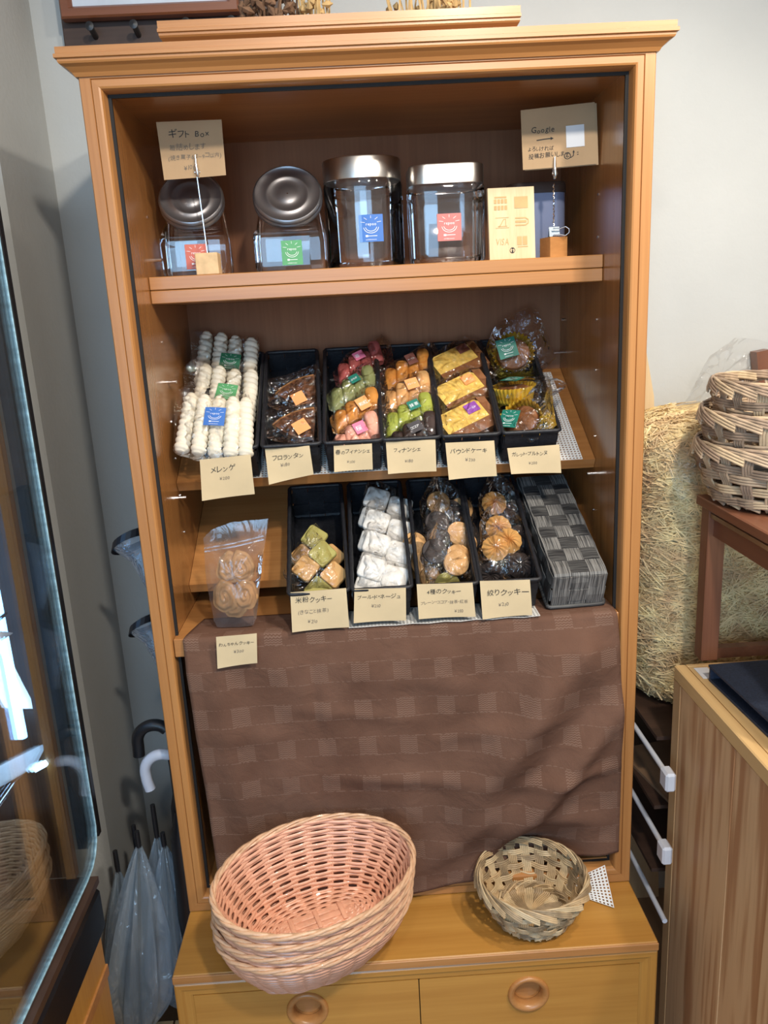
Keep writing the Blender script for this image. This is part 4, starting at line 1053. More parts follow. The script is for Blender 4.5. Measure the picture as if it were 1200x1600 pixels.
        mb.add(vs, [(j*n+k, j*n+(k+1) % n, (j+1)*n+(k+1) % n, (j+1)*n+k) for j in range(4) for k in range(n)]); sm = 25
    me = mb.mesh(shape, m); smooth_angle(me, sm); _fm[kind] = me
    return me
PARTNAME = dict(stick='meringue_stick', rod='finger_cake', wedge='nut_topping', wedgerim='tart_edge', slab='cake_crumb', slabcrust='crust', disc='cookie', sq='cookie', snow='cookie', swirl='cookie', ear='biscuit', galette='cake', foil='foil_cup')
def wrapper_mesh(outline, depth, seed, shift=0.0, rings=9, rough=0.0016):
    """clear bag: star-shaped outline in metres, bulging both ways"""
    rr = random.Random(seed); n = 56; bd = []
    for k in range(n):
        a_ = 2*math.pi*k/n; d = (math.cos(a_), math.sin(a_)); best = 0.01
        for (x1, z1), (x2, z2) in zip(outline, outline[1:]+outline[:1]):
            ex, ez = x2-x1, z2-z1; den = d[0]*ez-d[1]*ex
            if abs(den) < 1e-12: continue
            t = (x1*ez-z1*ex)/den; s_ = (x1*d[1]-z1*d[0])/den
            if t > 0 and -1e-6 <= s_ <= 1+1e-6: best = max(best, t)
        bd.append(best*(1+rr.uniform(-.012, .012)))
    mb = MB(); ph = [rr.uniform(0, 6.28) for _ in range(6)]
    for sgn in (-1, 1):
        vs = [(0, sgn*depth/2+shift, 0)]
        for j in range(1, rings+1):
            q = j/rings
            for k in range(n):
                a_ = 2*math.pi*k/n; r_ = bd[k]*q; x, z = r_*math.cos(a_), r_*math.sin(a_)
                wv = rough*(math.sin(x*210+z*90+ph[0])+math.sin(z*260-x*140+ph[1])+0.8*math.sin(a_*13+ph[2]))
                y = sgn*(depth/2*(1-q**3.2))+wv*math.sin(math.pi*min(1, q*1.05))+0.004*math.sin(a_*3+ph[3])*q**4
                vs.append((x, y+shift, z))
        fs = [(0, 1+k, 1+(k+1) % n) for k in range(n)] + [(1+j*n+k, 1+j*n+(k+1) % n, 1+(j+1)*n+(k+1) % n, 1+(j+1)*n+k) for j in range(rings-1) for k in range(n)]
        mb.add(vs, fs)
    return mb
_seed = [11]
def pack(name, label, cat, group, P, mm, tilt, roll, outline, items, depth=0.030, sticker=None, yaw=0.0, film_=None, shift=0.0):
    """items: (kind, dx px, dy px, rotation, y offset[, extra rotation]); outline in px (x right, y down)"""
    k = mm/1000.0; kz = k*1.07
    M = Matrix.Rotation(R(yaw), 4, 'Z') @ Matrix.Rotation(R(-tilt), 4, 'X') @ Matrix.Rotation(R(roll), 4, 'Y')
    t = thing(name, label, cat, P, group, M.to_3x3())
    for it_ in items:
        kind, dx, dy, rot, yo = it_[:5]
        m = Matrix.Translation((dx*k, yo, -dy*kz)) @ Matrix.Rotation(R(rot), 4, 'Y')
        if len(it_) > 5: m = m @ Matrix.Rotation(R(it_[5]), 4, 'X')
        if len(it_) > 6: m = m @ Matrix.Scale(it_[6], 4)
        o = inst(food(kind), PARTNAME[kind.split(':')[0]], t, m)
    _seed[0] += 1
    wm = wrapper_mesh([(x*k, -y*kz) for x, y in outline], depth, _seed[0], shift)
    part(t, 'wrapper', wm, film_ or CLEAR, 70, local=True)
    if sticker:
        colr, dx, dy, rot, sw, sh, txt, yo = sticker
        c_, s_ = math.cos(R(rot)), math.sin(R(rot))
        def fn(u, v, d=0.0):
            x, z = (u-.5)*sw, (v-.5)*sh
            return (dx*k+x*c_+z*s_, yo-d+0.15*abs(x)**1.3, -dy*kz-x*s_+z*c_)
        if txt == 'logo': sticker_flat(t, fn, ST[colr])
        elif txt:
            n_ = len(txt); h_ = min(0.5, 0.8/n_*sw/sh) 
            sticker_flat(t, fn, ST[colr], logo=False, txt=None)
            st_ = [c for c in t.children if c.name.startswith('sticker')][-1]
            asp = sw/sh
            it2 = text2d(txt, 0.1*asp, 0.5-h_*0.45, h_*1.0)
            part(st_, 'print', lay(it2, lambda x, y: fn(x/asp, y, 0.0005)), PRINT, local=True)
        else: sticker_flat(t, fn, ST[colr], logo=False)
    return t
# ---- middle row
oM1 = [(-62, -40), (-52, -58), (-20, -48), (20, -44), (56, -40), (58, 58), (30, 66), (-20, 66), (-60, 50)]
pack('meringue_bag', 'frontmost meringue bag with five white sticks and a blue sticker', 'bag of sweets', 'meringue bags', (-0.307, 0.139, 1.340), 1.16, 36, 2, oM1,
     [('stick:cream', -41, 3, 6, 0), ('stick:cream', -17, 8, 3, -.004), ('stick:cream', 6, 9, 2, .001), ('stick:cream', 29, 12, 0, -.002), ('stick:cream', 50, 12, -2, .002)], 0.032, ('blue', 5, 2, 4, 0.037, 0.036, 'logo', -0.0195))
oM2 = [(-66, -42), (-50, -56), (10, -50), (50, -44), (58, 48), (20, 52), (-56, 50)]
pack('meringue_bag', 'middle meringue bag with a green sticker behind the blue-stickered one', 'bag of sweets', 'meringue bags', (-0.305, 0.262, 1.378), 1.24, 38, 4, oM2,
     [('stick:cream', -34, -2, 4, 0), ('stick:cream', -10, 3, 2, -.003), ('stick:cream', 14, 6, 1, .001), ('stick:cream', 42, 8, -1, -.002)], 0.030, ('green', 8, 8, 8, 0.039, 0.034, 'logo', -0.0185))
pack('meringue_bag', 'rearmost meringue bag with a dark green sticker against the back panel', 'bag of sweets', 'meringue bags', (-0.306, 0.338, 1.436), 1.31, 30, 4, [(-56, -44), (-20, -40), (50, -34), (50, 46), (-52, 44)],
     [('stick:cream', -34, 0, 3, 0), ('stick:cream', -10, 3, 2, -.003), ('stick:cream', 12, 6, 1, .001), ('stick:cream', 38, 10, -1, -.002)], 0.030, ('dgreen', 9, 10, 6, 0.040, 0.034, 'logo', -0.0185))
oF = [(-64, -6), (-58, -20), (30, -44), (38, -30), (40, 34), (0, 40), (-44, 22)]
pack('florentine_pack', 'upper caramel nut wedge in a clear bag with an orange sticker', 'bag of sweets', 'caramel nut wedges', (-0.164, 0.276, 1.369), 1.25, 36, 0, oF,
     [('wedge:choc', 0, 0, 0, 0), ('wedgerim:tart', 0, 0, 0, 0)], 0.026, ('orange', 3, 16, -26, 0.025, 0.025, '', -0.0140))
pack('florentine_pack', 'lower caramel nut wedge in a clear bag with an orange sticker', 'bag of sweets', 'caramel nut wedges', (-0.165, 0.188, 1.318), 1.20, 40, 4, oF,
     [('wedge:choc', 0, 0, 0, 0), ('wedgerim:tart', 0, 0, 0, 0)], 0.026, ('orange', 10, 10, -34, 0.027, 0.027, '', -0.0140))
def fingers(m): return [(f'rod:{m}', -34, 16, 12, 0.002), (f'rod:{m}', -14, 8, 10, -.002), (f'rod:{m}', 5, 4, 8, .003), (f'rod:{m}', 24, -6, 4, -.004)]
oS = [(-52, 34), (-50, 4), (-20, -18), (20, -34), (44, -44), (52, -20), (44, 32), (10, 42)]
for lab, P, mm, m, st in (
    ('berry red spring cakes at the back with a pink sticker', (-0.033, 0.338, 1.417), 1.30, 'berry', ('pink', -4, -4, -14, 0.022, 0.020, '苺', -0.0150)),
    ('sage green spring cakes with a teal sticker', (-0.049, 0.272, 1.374), 1.25, 'sage', ('teal', 0, -6, -16, 0.020, 0.018, 'よもぎ', -0.0155)),
    ('orange brown spring cakes with an orange sticker', (-0.044, 0.208, 1.338), 1.21, 'orange', ('orange', 6, 0, -14, 0.023, 0.028, '和紅', -0.0155)),
    ('pale pink spring cakes with a pink sticker at the front', (-0.047, 0.152, 1.300), 1.17, 'pink', ('pink', 2, -2, -10, 0.022, 0.024, '桜', -0.0155))):
    pack('finger_cake_pack', 'clear pack of '+lab, 'bag of sweets', 'spring finger cakes', P, mm, 42, -14, oS, fingers(m), 0.028, st)
for lab, P, mm, m, st in (
    ('brown finger cakes with a brown sticker at the back', (0.061, 0.318, 1.400), 1.28, 'orange', ('brown', 4, -8, -14, 0.020, 0.026, 'メープル', -0.0150)),
    ('golden plain finger cakes with an orange sticker', (0.055, 0.250, 1.362), 1.24, 'plain', ('orange', 4, -4, -8, 0.024, 0.024, 'プレーン', -0.0155)),
    ('green matcha finger cakes with a teal sticker', (0.053, 0.189, 1.327), 1.20, 'matcha', ('teal', 4, -6, -14, 0.022, 0.020, '抹茶', -0.0155)),
    ('dark cocoa finger cakes with a grey sticker', (0.058, 0.148, 1.297), 1.17, 'cocoa', ('grey', -2, -2, -16, 0.026, 0.022, 'ココア', -0.0155))):
    pack('finger_cake_pack', 'clear pack of '+lab, 'bag of sweets', 'finger cakes', P, mm, 42, -8, oS, fingers(m), 0.028, st)
oP = [(-54, -32), (40, -40), (60, -30), (62, 44), (36, 50), (-54, 46)]
for lab, P, mm, st in (
    ('pound cake slice with a brown sticker at the back', (0.156, 0.322, 1.402), 1.29, ('brown', 20, -14, 0, 0.024, 0.020, '', -0.0142)),
    ('pound cake slice with an orange sticker in the middle', (0.155, 0.240, 1.352), 1.24, ('orange', 18, -12, 0, 0.024, 0.022, 'レモン', -0.0142)),
    ('pound cake slice with a purple sticker at the front', (0.152, 0.172, 1.306), 1.18, ('purple', 18, -12, 0, 0.026, 0.022, 'レーズン', -0.0142))):
    pack('pound_cake_slice', 'wrapped yellow '+lab, 'cake slice', 'pound cake slices', P, mm, 45, -27, oP, [('slab:crumb', 0, 0, 0, 0, 0, 1.2), ('slabcrust:crust', 0, 0, 0, 0, 0, 1.2)], 0.034, st)
pack('foil_cake_pack', 'uppermost foil-cupped round cake in a tall pointed bag', 'cake', 'gold foil cakes', (0.276, 0.322, 1.424), 1.30, 22, 0, [(-46, -6), (-30, -40), (10, -62), (30, -66), (46, -30), (62, 14), (30, 40), (-30, 44)],
     [('galette:crust', -4, 6, 0, 0.0), ('foil:gold', -4, 6, 0, 0.003)], 0.046, ('teal', -14, 2, -14, 0.038, 0.040, 'logo', -0.0240), yaw=-8)
pack('foil_cake_pack', 'middle foil cake seen from its fluted gold side', 'cake', 'gold foil cakes', (0.258, 0.224, 1.352), 1.22, 84, -10, [(-44, 28), (-44, -4), (-10, -36), (30, -44), (62, -58), (66, -30), (46, 20), (10, 34)],
     [('galette:crust', -4, 2, 0, 0.0), ('foil:gold', -4, 2, 0, 0.003)], 0.046, ('teal', -8, -4, 10, 0.036, 0.036, 'logo', -0.0240), yaw=-42)
pack('foil_cake_pack', 'lowest foil cake with crumpled gold foil at the basket front', 'cake', 'gold foil cakes', (0.252, 0.150, 1.304), 1.17, 38, -24, [(-42, 24), (-40, -6), (-10, -34), (30, -50), (50, -70), (56, -40), (52, 24), (10, 40)],
     [('galette:crust', 0, 0, 0, 0.0), ('foil:gold', 0, 0, 0, 0.003)], 0.046, ('teal', -14, 0, 24, 0.036, 0.036, 'logo', -0.0240), yaw=-38)
# ---- lower row
pack('square_cookie_pack', 'front pack of square tan and green cookies standing on a corner', 'bag of cookies', 'square cookies', (-0.142, 0.076, 1.073), 1.16, 36, 0, [(-50, 8), (-36, -22), (0, -58), (22, -34), (40, -6), (38, 34), (-34, 40)],
     [('sq:biscuit', -14, 2, 40, -.002), ('sq:bmatcha', 13, -20, 48, .002), ('sq:biscuit', 30, 14, 44, -.001), ('sq:bmatcha', 4, 34, 42, .003)], 0.026)
pack('square_cookie_pack', 'rear pack of square tan and green cookies half hidden behind the front one', 'bag of cookies', 'square cookies', (-0.150, 0.128, 1.092), 1.20, 34, 0, [(-36, 22), (-20, -14), (8, -40), (24, -20), (40, 20), (0, 34)],
     [('sq:bmatcha', 6, -16, 36, 0), ('sq:biscuit', -14, 12, 46, .001), ('sq:biscuit', 32, 14, 44, .003)], 0.024)
oB = [(-42, -30), (-34, -40), (10, -30), (44, -2), (46, 34), (-38, 28)]
for i, (lab, P, mm) in enumerate((('rearmost', (-0.001, 0.228, 1.141), 1.26), ('third from the front', (-0.005, 0.166, 1.111), 1.22), ('second from the front', (-0.009, 0.108, 1.085), 1.18), ('frontmost', (-0.021, 0.052, 1.057), 1.14))):
    pack('powdered_cookie_pack', 'pack of white powdered square cookies, '+lab, 'bag of cookies', 'white powdered cookies', P, mm, 40, 20, oB,
         [('snow:powder', -19, -6, 2, -.001), ('snow:powder', 20, -2, -3, .001), ('snow:powder', -17, 26, 0, .004), ('snow:powder', 22, 28, 4, .003)], 0.026)
oK = [(-40, 30), (-40, -10), (-12, -46), (0, -58), (20, -30), (44, -8), (48, 24), (20, 40)]
pack('round_cookie_pack', 'frontmost pack of flat round cookies with a large tan disc', 'bag of cookies', 'flat round cookies', (0.096, 0.074, 1.072), 1.16, 30, -4, oK,
     [('disc:tan', 14, 8, 0, -.004), ('disc:darkb', -14, -16, 0, .002), ('disc:tan', 22, -2, 0, .004), ('disc:bmatcha', -6, 36, 0, .003)], 0.032, yaw=10)
pack('round_cookie_pack', 'middle pack of dark and tan round cookies', 'bag of cookies', 'flat round cookies', (0.110, 0.140, 1.104), 1.21, 30, -4, oK,
     [('disc:darkb', -20, 6, 0, -.003), ('disc:tan', 16, 4, 0, .001), ('disc:darkb', -14, -18, 0, .004), ('disc:tan', 22, 20, 0, .003)], 0.032, yaw=10)
pack('round_cookie_pack', 'rearmost pack of round cookies under the middle shelf', 'bag of cookies', 'flat round cookies', (0.112, 0.212, 1.137), 1.26, 28, 0, oK,
     [('disc:tea', -10, -6, 0, -.002), ('disc:darkb', 8, 8, 0, .001), ('disc:tan', 26, 6, 0, .003)], 0.032, yaw=10)
pack('round_cookie_pack', 'pack of brown tea cookies along the left of the round cookie basket', 'bag of cookies', 'flat round cookies', (0.062, 0.092, 1.062), 1.18, 34, 0, [(-24, 46), (-22, -40), (0, -52), (22, -30), (26, 46)],
     [('disc:tea', 0, 24, 0, -.004), ('disc:tan', -4, 0, 0, .003), ('disc:tea', -6, -18, 0, .007), ('disc:tan', -6, -34, 0, .011)], 0.034, yaw=20)
oH = [(-38, 30), (-38, -10), (-16, -48), (-6, -52), (20, -26), (44, -2), (48, 30), (10, 40)]
pack('piped_cookie_pack', 'frontmost pack of ridged piped cookies, one tan and two dark', 'bag of cookies', 'ridged piped cookies', (0.199, 0.076, 1.070), 1.16, 32, 0, oH,
     [('swirl:piped', -10, -14, 10, -.003), ('swirl:darkb', 26, 14, 30, -.001), ('swirl:darkb', -22, 26, 0, .003), ('swirl:piped', 14, -26, 20, .007)], 0.034)
pack('piped_cookie_pack', 'middle pack of ridged piped cookies', 'bag of cookies', 'ridged piped cookies', (0.214, 0.142, 1.102), 1.21, 32, 0, oH,
     [('swirl:piped', -8, -4, 0, -.002), ('swirl:darkb', 24, 12, 30, .001), ('swirl:piped', 4, 12, 30, .004)], 0.034)
pack('piped_cookie_pack', 'rearmost pack of ridged piped cookies under the middle shelf', 'bag of cookies', 'ridged piped cookies', (0.226, 0.212, 1.137), 1.26, 30, 0, oH,
     [('swirl:piped', -14, 0, 0, -.002), ('swirl:darkb', 20, 14, 30, .001)], 0.034)

# ---- frosted standing pouch
po = thing('biscuit_pouch', 'frosted zip pouch of dog biscuits standing on the cloth', 'pouch', (-0.286, 0.030, 0.9838), None, (Matrix.Rotation(R(-9), 3, 'X') @ Matrix.Rotation(R(2.5), 3, 'Y')))
ol = [(-0.037, 0.0), (0.036, 0.004), (0.043, 0.06), (0.050, 0.12), (0.058, 0.165), (0.062, 0.193), (0.03, 0.192), (-0.005, 0.188), (-0.038, 0.176), (-0.052, 0.160), (-0.050, 0.10), (-0.043, 0.04)]
cz = 0.095
wm = wrapper_mesh([(x, z-cz) for x, z in ol], 0.036, 99, 0.0, 10, 0.0008); wm.v = [(x, y*(1.0 if z < 0.03 else max(0.06, 1-(z-0.03)/0.05)), z+cz) for x, y, z in wm.v]
part(po, 'film', wm, POUCH, 70, local=True)
for z0, z1 in ((0.140, 0.152), (0.146, 0.158)):
    part(po, 'zip_ridge', MB().tube([(-0.050, -0.004, z0-0.002), (0.0, -0.005, (z0+z1)/2), (0.054, -0.004, z1+0.006)], 0.0013, 6), POUCH, local=True)
for x, z, rt, yo in ((-0.008, 0.108, 8, -.001), (0.014, 0.110, -6, -.005), (-0.016, 0.058, -4, -.004), (0.019, 0.060, 6, -.002), (0.002, 0.045, 20, .003)):
    inst(food('ear:dog'), 'biscuit', po, Matrix.Translation((x, yo, z)) @ Matrix.Rotation(R(rt), 4, 'Y'))
# ================================================================== wicker bread baskets
PINKW = plain('pink_wicker', (0.74, 0.39, 0.255), 0.33, noise=0.12, nscale=70, coat=0.25)
PINKR = plain('wicker_rim', (0.66, 0.40, 0.24), 0.38, noise=0.12, nscale=70, coat=0.2)
TANW = plain('tan_wicker', (0.48, 0.30, 0.17), 0.5, noise=0.15, nscale=70)
def oval_meshes(a, b, a0, b0, h, mat, rimm):
    """woven oval basket; origin at base centre"""
    npt, nst = 168, 24
    def shape(q):
        """q<0.34 floor, above wall: half axes and height"""
        if q < 0.34:
            t = q/0.34; return (a0-b0)*0.95 + (b0+0.05*a0)*t, 0.006+(b0-0.006)*t, 0.003
        t = (q-0.34)/0.66; e = t**0.9
        return a0+(a-a0)*(0.25*t+0.75*math.sin(t*math.pi/2)), b0+(b-b0)*(0.25*t+0.75*math.sin(t*math.pi/2)), 0.003+(h-0.003)*e
    weave = MB(); nrow = 31; am = 0.0019
    for i in range(nrow):
        q = 0.03+0.95*i/(nrow-1); A_, B_, z = shape(q)
        pts = []
        for k in range(npt):
            th_ = 2*math.pi*k/npt; w_ = am*math.cos(nst/2*th_ + math.pi*i)*(1 if q > .34 else .4)
            pts.append(((A_+w_)*math.cos(th_), (B_+w_)*math.sin(th_), z + (0.0 if q > .34 else 0.0015*math.cos(nst/2*th_+math.pi*i))))
        weave.tube(pts, 0.0031, 6, closed=True)
    stakes = MB()
    for s_ in range(nst):
        th_ = 2*math.pi*(s_+.5)/nst*1.0
        for d in (-0.03, 0.0, 0.03):
            pts = []
            for q in (0.05, 0.2, 0.33, 0.38, 0.5, 0.65, 0.8, 0.95, 1.0):
                A_, B_, z = shape(q); pts.append((A_*math.cos(th_+d), B_*math.sin(th_+d), z))
            stakes.tube(pts, 0.0022, 4)
    strips = MB()
    for yy in (-0.0125, 0.0, 0.0125): strips.box(-(a0-b0)-0.012, (a0-b0)+0.012, yy-0.0058, yy+0.0058, 0.0015, 0.0062, 0.0012)
    for xx in (-0.045, 0.0, 0.045): strips.box(xx-0.004, xx+0.004, -0.019, 0.019, 0.0064, 0.0082, 0.0006)
    rims = []
    for ph in range(3):
        pts = []
        for k in range(240):
            th_ = 2*math.pi*k/240; tw = 9*th_+ph*2.094; A_, B_, z = shape(1.0); o_ = 0.0029
            pts.append(((A_+0.002+o_*math.cos(tw))*math.cos(th_), (B_+0.002+o_*math.cos(tw))*math.sin(th_), z+0.001+o_*math.sin(tw)))
        rims.append(MB().tube(pts, 0.0030, 6, closed=True))
    out = []
    for nm, mb, mt, kd in [('weave', weave, mat, 'stuff'), ('stakes', stakes, mat, 'stuff'), ('floor_strips', strips, mat, None)] + [('rim_strand', r_, rimm, None) for r_ in rims]:
        me = mb.mesh(nm, mt); smooth_angle(me, 60); out.append((nm, me, kd))
    return out
OV = oval_meshes(0.169, 0.117, 0.112, 0.056, 0.112, PINKW, PINKR)
def place_oval(label, loc, yaw, pitch, roll, scale, group, mats=None):
    M = Matrix.Rotation(R(yaw), 3, 'Z') @ Matrix.Rotation(R(pitch), 3, 'X') @ Matrix.Rotation(R(roll), 3, 'Y')
    t = thing('wicker_basket', label, 'basket', loc, group, M); t.scale = (scale,)*3
    for nm, me, kd in OV:
        o = inst(me, nm, t, kind=kd)
        if mats:
            o.material_slots[0].link = 'OBJECT'; o.material_slots[0].material = mats
    return t
for i, (lb, pit, rol, dy) in enumerate((('bottom pink oval wicker basket of the stack of four on the chest', 3.0, 0, 0), ('second pink oval wicker basket from the bottom of the stack', 4.2, -0.6, .001), ('third pink oval wicker basket, just under the top one', 5.2, 0.6, -.001), ('topmost pink oval wicker basket, empty, on the stack on the chest', 6.8, 0, 0))):
    place_oval(lb, (-0.170+0.001*i, -0.138+dy-0.0045*i*0.5, 0.4255+0.0270*i), 23+1.2*(-1)**i, pit, rol, 1.0, 'stack of pink wicker baskets')

# ================================================================== rattan round baskets
RAT = [plain('rattan_a', (0.50, 0.35, 0.19), 0.5, noise=0.25, nscale=50), plain('rattan_b', (0.33, 0.235, 0.135), 0.55, noise=0.3, nscale=50), plain('rattan_c', (0.58, 0.44, 0.26), 0.45, noise=0.2, nscale=50)]
RATG = [plain('grey_rattan_a', (0.50, 0.37, 0.25), 0.5, noise=0.25, nscale=50), plain('grey_rattan_b', (0.37, 0.265, 0.185), 0.55, noise=0.3, nscale=50), plain('grey_rattan_c', (0.62, 0.47, 0.30), 0.45, noise=0.2, nscale=50)]
def rattan_parts(t, rb, rt, h, nsp, rows, mats, seed, sr=0.0017, strands=4):
    """bundled-cane basket in local space: spokes, weavers, plaited rim"""
    rr = random.Random(seed)
    def wall(q):     # q 0 base edge .. 1 rim
        return rb+(rt-rb)*math.sin(q*math.pi/2)**1.0, h*q
    def bundle(path, n, spread_dir, r_, mat, name):
        """n parallel canes next to each other"""
        mb = MB()
        for s_ in range(n):
            o_ = (s_-(n-1)/2)*2*r_*0.98
            mb.tube([Vector(p)+Vector(d)*o_ for p, d in zip(path, spread_dir)], r_, 6)
        me = mb.mesh(name, mat); smooth_angle(me, 60); return inst(me, name, t)
    for k in range(nsp):     # spokes
        th0 = 2*math.pi*k/nsp; path, dirs = [], []
        for q in (0.06, 0.3, 0.55, 0.8, 0.97):
            th_ = th0+0.25*(1-q); r_ = rb*q
            path.append((r_*math.cos(th_), r_*math.sin(th_), 0.004+0.003*(k % 2)*(1-q))); dirs.append((-math.sin(th_)*min(1, q*1.3+.25), math.cos(th_)*min(1, q*1.3+.25), 0))
        for i in range(rows+2):
            q = (i+.35)/(rows+1.6); r_, z = wall(q); w_ = 0.0028*(1 if (i+k) % 2 else -1)
            th_ = th0+0.10*q; path.append(((r_+w_)*math.cos(th_), (r_+w_)*math.sin(th_), z+0.004)); dirs.append((-math.sin(th_), math.cos(th_), 0))
        bundle(path, strands, dirs, sr, mats[k % 3], 'spoke')
    for i in range(rows):    # weavers
        q = (i+.85)/(rows+1.6); r_, z = wall(q); npt = nsp*4
        path, dirs = [], []
        for k in range(npt+1):
            th_ = 2*math.pi*k/npt + 0.10*q; w_ = -0.0034*math.cos(nsp/2*th_ + math.pi*i)
            zz = z+0.004+0.0025*math.sin(3*th_+i*1.7)
            path.append(((r_+w_)*math.cos(th_), (r_+w_)*math.sin(th_), zz)); dirs.append((0.25*math.cos(th_), 0.25*math.sin(th_), 0.97))
        bundle(path, 3, dirs, sr*1.05, mats[(i+1) % 3], 'weaver')
    def plait(zc, r0, amp_r, amp_z, leap, name, rs):
        for k in range(nsp):
            th0 = 2*math.pi*k/nsp; path, dirs = [], []
            for m in range(13):
                t_ = m/12; th_ = th0+leap*2*math.pi/nsp*t_
                ra = r0+amp_r*math.cos(math.pi*t_); z = zc+amp_z*math.sin(math.pi*t_)-amp_z*0.9*(t_-0.5)
                path.append((ra*math.cos(th_), ra*math.sin(th_), z)); n_ = Vector((math.cos(th_)*math.cos(math.pi*t_)*.3, math.sin(th_)*math.cos(math.pi*t_)*.3, 0.95)); dirs.append(n_)
            bundle(path, 3, dirs, rs, mats[(k+1) % 3], name)
    r1, z1 = wall(1.0); plait(z1-0.006, r1, -0.0055, 0.010, 3.2, 'rim_plait', sr)
    r2, z2 = wall(0.08); plait(z2+0.003, r2+0.002, 0.0035, 0.006, 2.6, 'foot_plait', sr)
rt_ = thing('rattan_basket', 'round open-weave natural rattan basket sitting alone on the chest', 'basket', (0.219, -0.070, 0.4205), 'rattan baskets')
rattan_parts(rt_, 0.060, 0.098, 0.088, 22, 5, RAT, 3, sr=0.0018, strands=5)
for i, (lb, z, sc) in enumerate((('bottom rattan basket of the stack on the small wooden table', 1.1712, 1.0), ('middle rattan basket of the stack on the small wooden table', 1.2290, 0.99), ('top rattan basket of the stack on the small wooden table', 1.2720, 0.96))):
    t = thing('rattan_basket', lb, 'basket', (0.672+0.006*i, -0.010, z), 'rattan baskets', Euler((R(2.0*(i == 2)), R(-2.0*(i == 1)), R(40*i))))
    t.scale = (sc, sc, sc)
    rattan_parts(t, 0.118, 0.150, 0.098, 22, 4, RATG, 5+i, sr=0.0024)

# ================================================================== right side: counter, riser table, folder
CT = thing('wooden_counter', 'cedar-sided counter with pale edge at the right', 'counter', (0.95, -0.5, 0))
part(CT, 'core', MB().box(0.512, 1.5, -1.2, 0.005, 0.0, 0.838), CEDARP)
ys = [(-0.016, 0.013), (-0.105, -0.0165), (-0.225, -0.1055), (-0.345, -0.2255), (-0.48, -0.3455), (-0.62, -0.4805), (-0.76, -0.6205), (-0.90, -0.7605)]
for i, (y0, y1) in enumerate(ys):
    part(CT, 'plank', MB().box(0.4995+0.001*(i % 2), 0.5118, y0, y1, 0.0, 0.8385), CEDARP if i == 0 else CEDAR)
part(CT, 'back_plank', MB().box(0.512, 1.5, 0.0055, 0.013, 0, 0.8385), CEDAR)
part(CT, 'top_panel', MB().box(0.520, 1.5, -1.2, 0.004, 0.8388, 0.8655), CEDARE)
part(CT, 'edge_strip', MB().box(0.499, 0.5195, -1.2, 0.014, 0.8390, 0.8660, 0.002), CEDARE)
part(CT, 'edge_strip', MB().box(0.5200, 1.5, 0.0045, 0.014, 0.8390, 0.8660, 0.001), CEDARE)
WT = thing('small_table', 'reddish wooden table standing on the counter under rattan baskets', 'table', (0.75, -0.1, 0.8664))
part(WT, 'tabletop', MB().box(0.545, 0.98, -0.36, 0.062, 1.153, 1.1705, 0.002), REDWY)
for x0, y0 in ((0.551, 0.020), (0.551, -0.33), (0.940, 0.020), (0.940, -0.33)):
    part(WT, 'leg', MB().box(x0, x0+0.031, y0, y0+0.031, 0.8664, 1.1525, 0.0015), REDW)
part(WT, 'apron', MB().box(0.560, 0.574, -0.299, 0.0195, 1.105, 1.1525), REDWY)
part(WT, 'apron', MB().box(0.957, 0.970, -0.299, 0.0195, 1.105, 1.1525), REDWY)
part(WT, 'metal_strip', MB().box(0.553, 0.5595, -0.298, 0.0195, 1.139, 1.1465), STEEL)
part(WT, 'stretcher', MB().box(0.5825, 0.9395, 0.026, 0.044, 0.868, 0.888), REDWY)
NAVY = plain('navy_cloth', (0.018, 0.028, 0.055), 0.75, noise=0.35, nscale=260, bump=0.5, bscale=500)
FO = thing('ring_folder', 'navy cloth-covered folder lying on the counter', 'folder', (0.68, -0.19, 0.8664))
yw = R(2.0); ex, ey = Vector((math.cos(yw), math.sin(yw), 0)), Vector((-math.sin(yw), math.cos(yw), 0)); fc = Vector((0.688, -0.19, 0))
part(FO, 'lower_cover', MB().obox(fc+Vector((0, 0, 0.8687)), ex, ey, (0, 0, 1), 0.30, 0.285, 0.004), NAVY)
up = (ex+Vector((0, 0, -0.02))).normalized()
part(FO, 'upper_cover', MB().obox(fc+Vector((0, 0, 0.8945))-ex*0.002, ex, ey, (0, 0, 1), 0.30, 0.285, 0.004), NAVY)
part(FO, 'spine', MB().obox(fc+ey*0.1405+Vector((0, 0, 0.8816)), ex, ey, (0, 0, 1), 0.30, 0.004, 0.0216), NAVY)
part(FO, 'pages', MB().obox(fc-ey*0.003+ex*0.006+Vector((0, 0, 0.8795)), ex, ey, (0, 0, 1), 0.26, 0.26, 0.017), plain('dark_pages', (0.02, 0.02, 0.03), 0.6))
solo('paper_note', MB().box(0.527, 0.552, -0.045, -0.004, 0.8661, 0.8668), WHITEP, 'small white paper slip beside the navy folder corner', 'paper')

# ================================================================== right side: rack, straw bag, board, loose film
WHITEM = plain('white_enamel', (0.60, 0.62, 0.68), 0.35, noise=0.03)
RK = thing('storage_rack', 'white tube rack holding the straw bag between hutch and counter', 'rack', (0.66, 0.23, 0))
for x in (0.470, 0.85):
    for y in (0.43,):
        part(RK, 'post', MB().tube([(x+0.02, y, 0.0), (x+0.02, y, 0.672)], 0.009, 10), WHITEM, 60)
for z in (0.682, 0.530, 0.384):
    for x in (0.470, 0.862):
        part(RK, 'side_rail', MB().tube([(x, -0.066 if x < 0.5 else 0.03, z), (x, 0.445, z)], 0.0050, 10), WHITEM, 60)
    part(RK, 'board', MB().box(0.491, 0.854, 0.06, 0.43, z+0.004, z+0.012), DARKW)
    if z > 0.5: part(RK, 'connector', MB().box(0.460, 0.479, -0.068, -0.036, z-0.024, z+0.013, 0.004), WHITEM)
